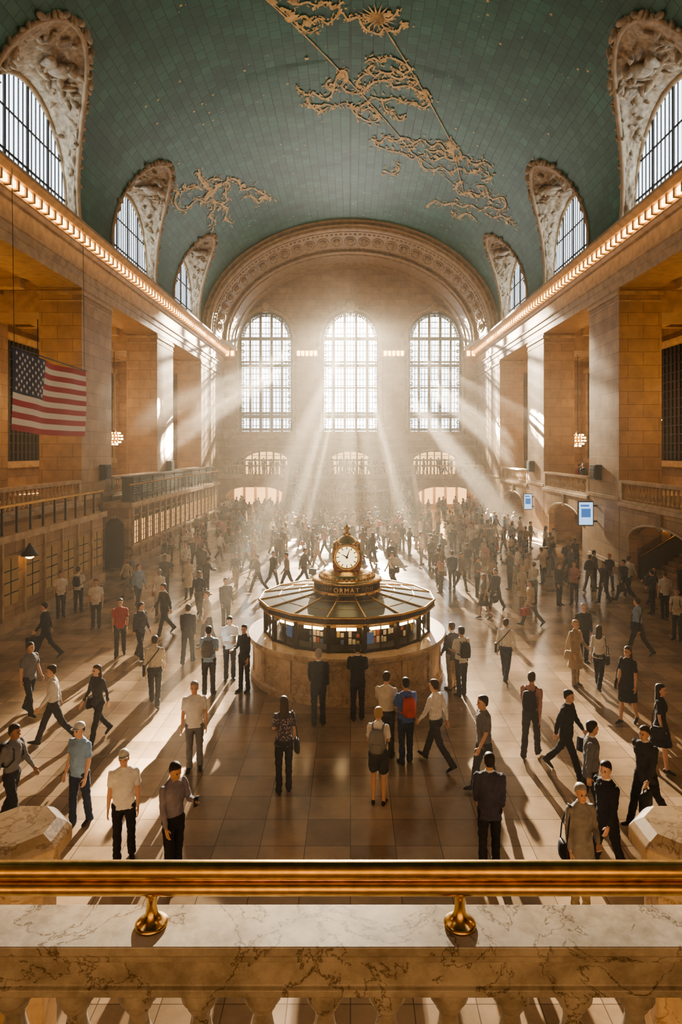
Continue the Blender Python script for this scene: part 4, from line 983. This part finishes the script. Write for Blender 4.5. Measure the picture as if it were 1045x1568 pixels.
PEOPLE = [
 ('man_in_dark_suit','suit',488,1110,B_,BK,BK,3,0,BK), ('man_in_dark_suit','lean',548,1102,B_,BK,BK,0,1,BK),
 ('woman_with_handbag','w_bag',435,1213,B_+.25,FLORAL,BK,1,0,BK), ('man_in_white_polo','shirt',298,1178,.15,WH,GR,3,0,BK),
 ('woman_with_backpack','w_pack',580,1232,B_-.2,WH,CH,4,0,(.2,.19,.18)), ('man_in_cream_shirt','phone',592,1160,B_-.2,CR,CH,1,0,BK),
 ('man_with_red_backpack','pack',622,1168,B_+.3,BL,NV_,0,1,RD), ('walking_man','shirt_walk',668,1172,B_+.9,WH,CH,1,0,BK),
 ('man_in_dark_jacket','suit',683,1053,B_+.6,CH,TN,1,0,BK), ('man_with_backpack','pack',707,1065,B_+.4,WH,BK,0,0,BK),
 ('walking_man','shirt_bag',775,1042,B_-.5,WH,NV_,1,0,BK), ('man_with_backpack','pack_walk',814,1160,B_-.5,PK,CH,1,0,BK),
 ('walking_man_in_suit','suit_walk',868,1188,.9,BK,BK,0,0,BK), ('woman_in_beige_coat','w_coat',882,1050,.5,TN,KH,4,0,TN),
 ('man_in_dark_jacket','suit',894,1015,0,BK,BK,3,0,BK), ('woman_walking','w_walk',918,1054,B_-.6,WH,BK,1,0,BK),
 ('woman_in_dark_dress','w_dress',962,1108,-.9,BK,BK,1,0,BK), ('man_with_shoulder_bag','shirt_bag',978,1003,B_+.7,LB,CH,1,0,BK),
 ('man_in_dark_jacket','suit',750,1332,B_-.1,(.05,.048,.075),BK,0,1,BK), ('woman_in_grey_coat','w_coat',890,1395,.1,(.22,.20,.18),KH,3,0,BK),
 ('walking_man_in_suit','suit_walk3',930,1345,-1.2,BK,BK,0,0,BK), ('walking_man_in_suit','suit_walk',990,1262,-1.0,CH,BK,1,0,BK),
 ('man_in_grey_shirt','phone',266,1348,.9,(.20,.18,.21),BK,0,1,BK), ('man_in_cap','cap',190,1318,.2,WH,BK,3,0,(.55,.53,.5)),
 ('man_in_blue_shirt','cap',122,1262,-.4,LB,NV_,1,0,(.5,.5,.5)), ('man_with_backpack','pack_walk',18,1268,1.4,GR,BK,0,2,BK),
 ('woman_walking','w_walk',150,1135,-.5,CH,BK,1,0,BK), ('walking_man','shirt_walk',82,1140,-1.1,WH,CH,1,0,BK),
 ('walking_man','shirt_bag',237,1080,B_+.2,CR,CH,1,0,BK), ('man_with_backpack','pack',320,1064,B_,LB,BK,0,0,(.12,.12,.13)),
 ('man_in_white_shirt','map',352,1040,.2,WH,BK,0,0,BK), ('woman_standing','w_stand',381,1057,-.6,BK,BK,1,0,BK),
 ('man_in_dark_suit','suit_walk3',288,1017,B_,BK,BK,0,0,BK), ('walking_man','shirt_walk3',184,1005,.3,RD,CH,0,0,BK),
 ('man_in_white_shirt','shirt',147,962,.2,WH,BK,1,0,BK), ('walking_man_in_suit','suit_walk',70,1008,-1.2,BK,BK,0,0,BK),
 ('man_in_dark_suit','suit_walk2',252,972,-.8,BK,BK,0,0,BK), ('man_in_dark_suit','suit',346,962,.6,CH,BK,0,0,BK), ('walking_man','shirt_walk3',318,990,-1.0,WH,CH,2,0,BK),
 ('man_in_white_shirt','pack',120,937,B_,WH,BK,1,0,BK), ('man_in_white_shirt','shirt',93,945,.5,WH,CH,1,0,BK), ('man_in_white_shirt','phone',40,938,.6,WH,BK,1,0,BK),
 ('man_in_dark_suit','suit_walk',760,937,-.8,BK,BK,0,0,BK), ('woman_in_beige_coat','w_coat',800,931,.3,CR,KH,4,0,TN), ('woman_standing','w_stand',818,926,B_,WH,CH,1,0,BK),
 ('man_in_dark_suit','suit',857,927,.5,CH,BK,0,0,BK), ('woman_with_handbag','w_bag',880,925,-.6,PK,BK,1,0,BK), ('man_in_dark_suit','suit_walk3',925,925,-1.3,BK,BK,0,0,BK),
 ('walking_man_in_suit','suit_walk',957,921,-1.3,BK,BK,0,0,BK), ('man_in_white_shirt','shirt',1019,947,B_,WH,BK,2,0,BK), ('man_in_dark_jacket','phone',1000,940,B_+.6,CH,BK,0,0,BK), ('man_with_backpack','pack',1038,980,-.8,CR,CH,1,0,BK),
 ('man_in_dark_suit','suit_walk',672,896,B_,BK,BK,0,0,BK), ('man_in_dark_suit','suit',693,902,B_,NV_,BK,0,0,BK), ('woman_walking','w_walk',707,906,.5,GR,BK,1,0,BK),
 ('walking_man','shirt_walk',395,908,-1.0,GR,BK,0,0,BK), ('walking_man_in_suit','suit_walk2',418,900,1.0,BK,BK,0,0,BK), ('walking_man','shirt_walk',440,905,-1.2,(.24,.24,.25),CH,0,0,BK),
 ('man_in_dark_suit','suit_walk',466,896,1.2,CH,BK,0,0,BK), ('walking_man','shirt_bag',602,902,-.9,WH,BK,0,0,BK), ('man_in_dark_suit','suit',600,880,.2,BK,BK,0,0,BK),
 ('man_in_dark_suit','suit_walk3',905,1262,1.3,GR,BK,0,0,BK), ('walking_man','shirt_walk3',742,1215,-1.4,GR,CH,0,0,BK), ('man_in_dark_suit','suit',730,865,.3,BK,BK,0,0,BK),
 ('woman_in_dark_dress','w_dress',1012,1180,1.0,BK,BK,0,0,BK), ('walking_man','shirt_walk3',45,1095,1.2,GR,BK,0,0,BK), ('man_in_dark_suit','suit_walk3',215,1010,1.1,CH,BK,0,0,BK),
]
for nm, tp, px, py, fc, top, bot, hr, sk, bg in PEOPLE:
    x, y = gp(px, py); dx, dy = x-KX, y-KY; r = math.hypot(dx, dy)
    if r < 3.15: x, y = KX+dx/r*3.15, KY+dy/r*3.15
    occ.append((x, y)); put(nm, tp, x, y, fc, top, bot, hr, sk, bg, sc=random.uniform(.97, 1.02))
crowd = empty('crowd_of_travellers', (0, 45, 0)); keys = list(T.keys()); rnd = random.Random(3)
TOPS = [WH, WH, WH, CR, LB, BK, CH, GR, NV_, CH, TN, BK, PK, BK, GR, CH]
def crowd_put(x, y, z=0.0):
    tp = rnd.choice(keys); put('traveller', tp, x, y-45, rnd.uniform(0, 2*pi), rnd.choice(TOPS), rnd.choice([BK, BK, CH, NV_, KH, GR]), rnd.randint(0, 3), rnd.choice([0, 0, 1, 2]), rnd.choice([BK, CH, TN, RD]), rnd.choice([0, 0, 1]), rnd.uniform(.94, 1.03), crowd, z)
n = 0; tries = 0
while n < 235 and tries < 9000:
    tries += 1
    y = 22.5+34.5*(rnd.random()**.72); x = rnd.gauss(0, 8) if rnd.random() < .25 else rnd.uniform(-11, 12.2)
    if x < -11 or x > 12.4: continue
    if y < 36 and abs(x-.3) < 3.6 and rnd.random() < .85: continue
    if y > 51 and abs(x) < 7.2 and rnd.random() < .8: continue
    if y > 55.5 and abs(x) < 6.9: continue
    if y > 57.5: continue
    if any((x-a)**2+(y-b)**2 < .8**2 for a, b in occ): continue
    occ.append((x, y)); crowd_put(x, y); n += 1
for i in range(50):
    s = rnd.choice((-1, 1)); x = s*rnd.uniform(7, 12.5); y = rnd.uniform(57.5, 63)
    if any((x-a)**2+(y-b)**2 < .6**2 for a, b in occ): continue
    occ.append((x, y)); crowd_put(x, y)
for i in range(36):
    x = -12.6+i*.72+rnd.uniform(-.1, .1)
    if 3.6 < abs(x) < 6.5: continue
    crowd_put(x, rnd.uniform(64.4, 65.6), 3.7)
for i in range(9): crowd_put(-2.4+i*.6, rnd.uniform(60.2, 61.8), 1.55)
for s in (-1, 1):
    for i in (2, 5, 9, 12, 16, 19): crowd_put(s*(5.05+rnd.uniform(-.6, .6)), 57.0+i*.3+.15, (i+1)*3.7/22)
for i in range(14): crowd_put(15.0+rnd.uniform(-.5, 1.5), BAYC[1+i % 4]+rnd.uniform(-3.3, 3.3), 3.7)

# ---------------------------------------------------------------- haze
m, nt, out = newmat('dusty_air'); vs_ = nd(nt, 'ShaderNodeVolumeScatter', Density=.0019, Anisotropy=.45); vs_.inputs['Color'].default_value = (1, .92, .78, 1)
nt.links.new(vs_.outputs[0], out.inputs['Volume'])
mb = MB(); mb.box(-13.4, 13.4, 8.0, 67.9, .02, 27.1, 0); mb.obj('dusty_air', [m])

# ---------------------------------------------------------------- lights
def lamp(name, typ, loc, e, col, size=.5, rot=None, **kw):
    l = bpy.data.lights.new(name, typ); l.energy = e; l.color = col
    if typ in ('POINT', 'SPOT'): l.shadow_soft_size = size
    for k, v in kw.items(): setattr(l, k, v)
    o = bpy.data.objects.new(name, l); COL.objects.link(o); o.location = loc
    if rot: o.rotation_euler = rot
    return o
SUNP = Vector((.4, 100, 26.0))
sun = lamp('low_sun', 'SPOT', SUNP, 9e5, (1.0, .80, .55), .6, spot_size=1.15, spot_blend=.1)
sun.rotation_euler = (Vector((0, 40, 8))-SUNP).to_track_quat('-Z', 'Y').to_euler()
def shaft(dx, dz, cone, e, size=.25, blend=.35):  # extra spot at the sun's position, added to make a distinct beam
    o = lamp('added_beam_spot', 'SPOT', SUNP, e, (1.0, .84, .62), size, spot_size=math.radians(cone), spot_blend=blend)
    o.rotation_euler = Vector((dx, -1, dz)).to_track_quat('-Z', 'Y').to_euler()
# added wide spot, boosts the sun through the central window onto the floor
shaft(0, -.32, 15, 3.8e6, .5, .3)
# added narrow spots that draw the separate beams in the haze
shaft(-.285, -.36, 3.4, 3.8e7); shaft(-.235, -.30, 1.8, 2.6e7)
shaft(.285, -.42, 3.2, 5.0e7); shaft(.212, -.47, 2.4, 5.0e7); shaft(.235, -.33, 1.8, 3.6e7)
shaft(.078, -.47, 2.0, 3.6e7); shaft(-.075, -.45, 2.0, 3.0e7); shaft(.03, -.5, 1.4, 2.2e7)
shaft(.088, -.32, 1.2, 3.4e7); shaft(-.05, -.30, 1.1, 1.8e7)
for s in (-1, 1):
    for yc in BAYC[1:]:
        lamp('aisle_fill', 'POINT', (s*17.6, yc, 9.5), 480, (1.0, .53, .20), .5)  # added warm fill for the aisle, no fixture of its own
        lamp('arcade_fill', 'POINT', (s*17, yc, 2.9), 90, (1.0, .55, .24), .2)  # added warm fill under the side balcony, without a fixture
    lamp('passage_lamp', 'POINT', (s*9.6, 66, 2.9), 380, (1.0, .56, .23), .2)
lamp('kiosk_lamp', 'POINT', (KX, KY-1.5, 1.85), 10, (1.0, .70, .38), .1)

w = bpy.data.worlds.new('sky'); S.world = w; w.use_nodes = True
bg = w.node_tree.nodes['Background']; bg.inputs[0].default_value = (.78, .88, 1.0, 1); bg.inputs[1].default_value = 3.0

# ---------------------------------------------------------------- camera
cam = bpy.data.cameras.new('camera'); co = bpy.data.objects.new('camera', cam); COL.objects.link(co)
co.location = (0, 0, EYE); co.rotation_euler = (pi/2, 0, 0)
cam.sensor_width = 36; cam.lens = 36*F/1568; cam.shift_x = -.0092; cam.shift_y = -.0606; cam.clip_end = 500; cam.clip_start = .05
S.camera = co
try:
    S.view_settings.view_transform = 'AgX'; S.view_settings.look = 'AgX - Medium High Contrast'
except Exception as e: print(e)
S.view_settings.exposure = 0.0
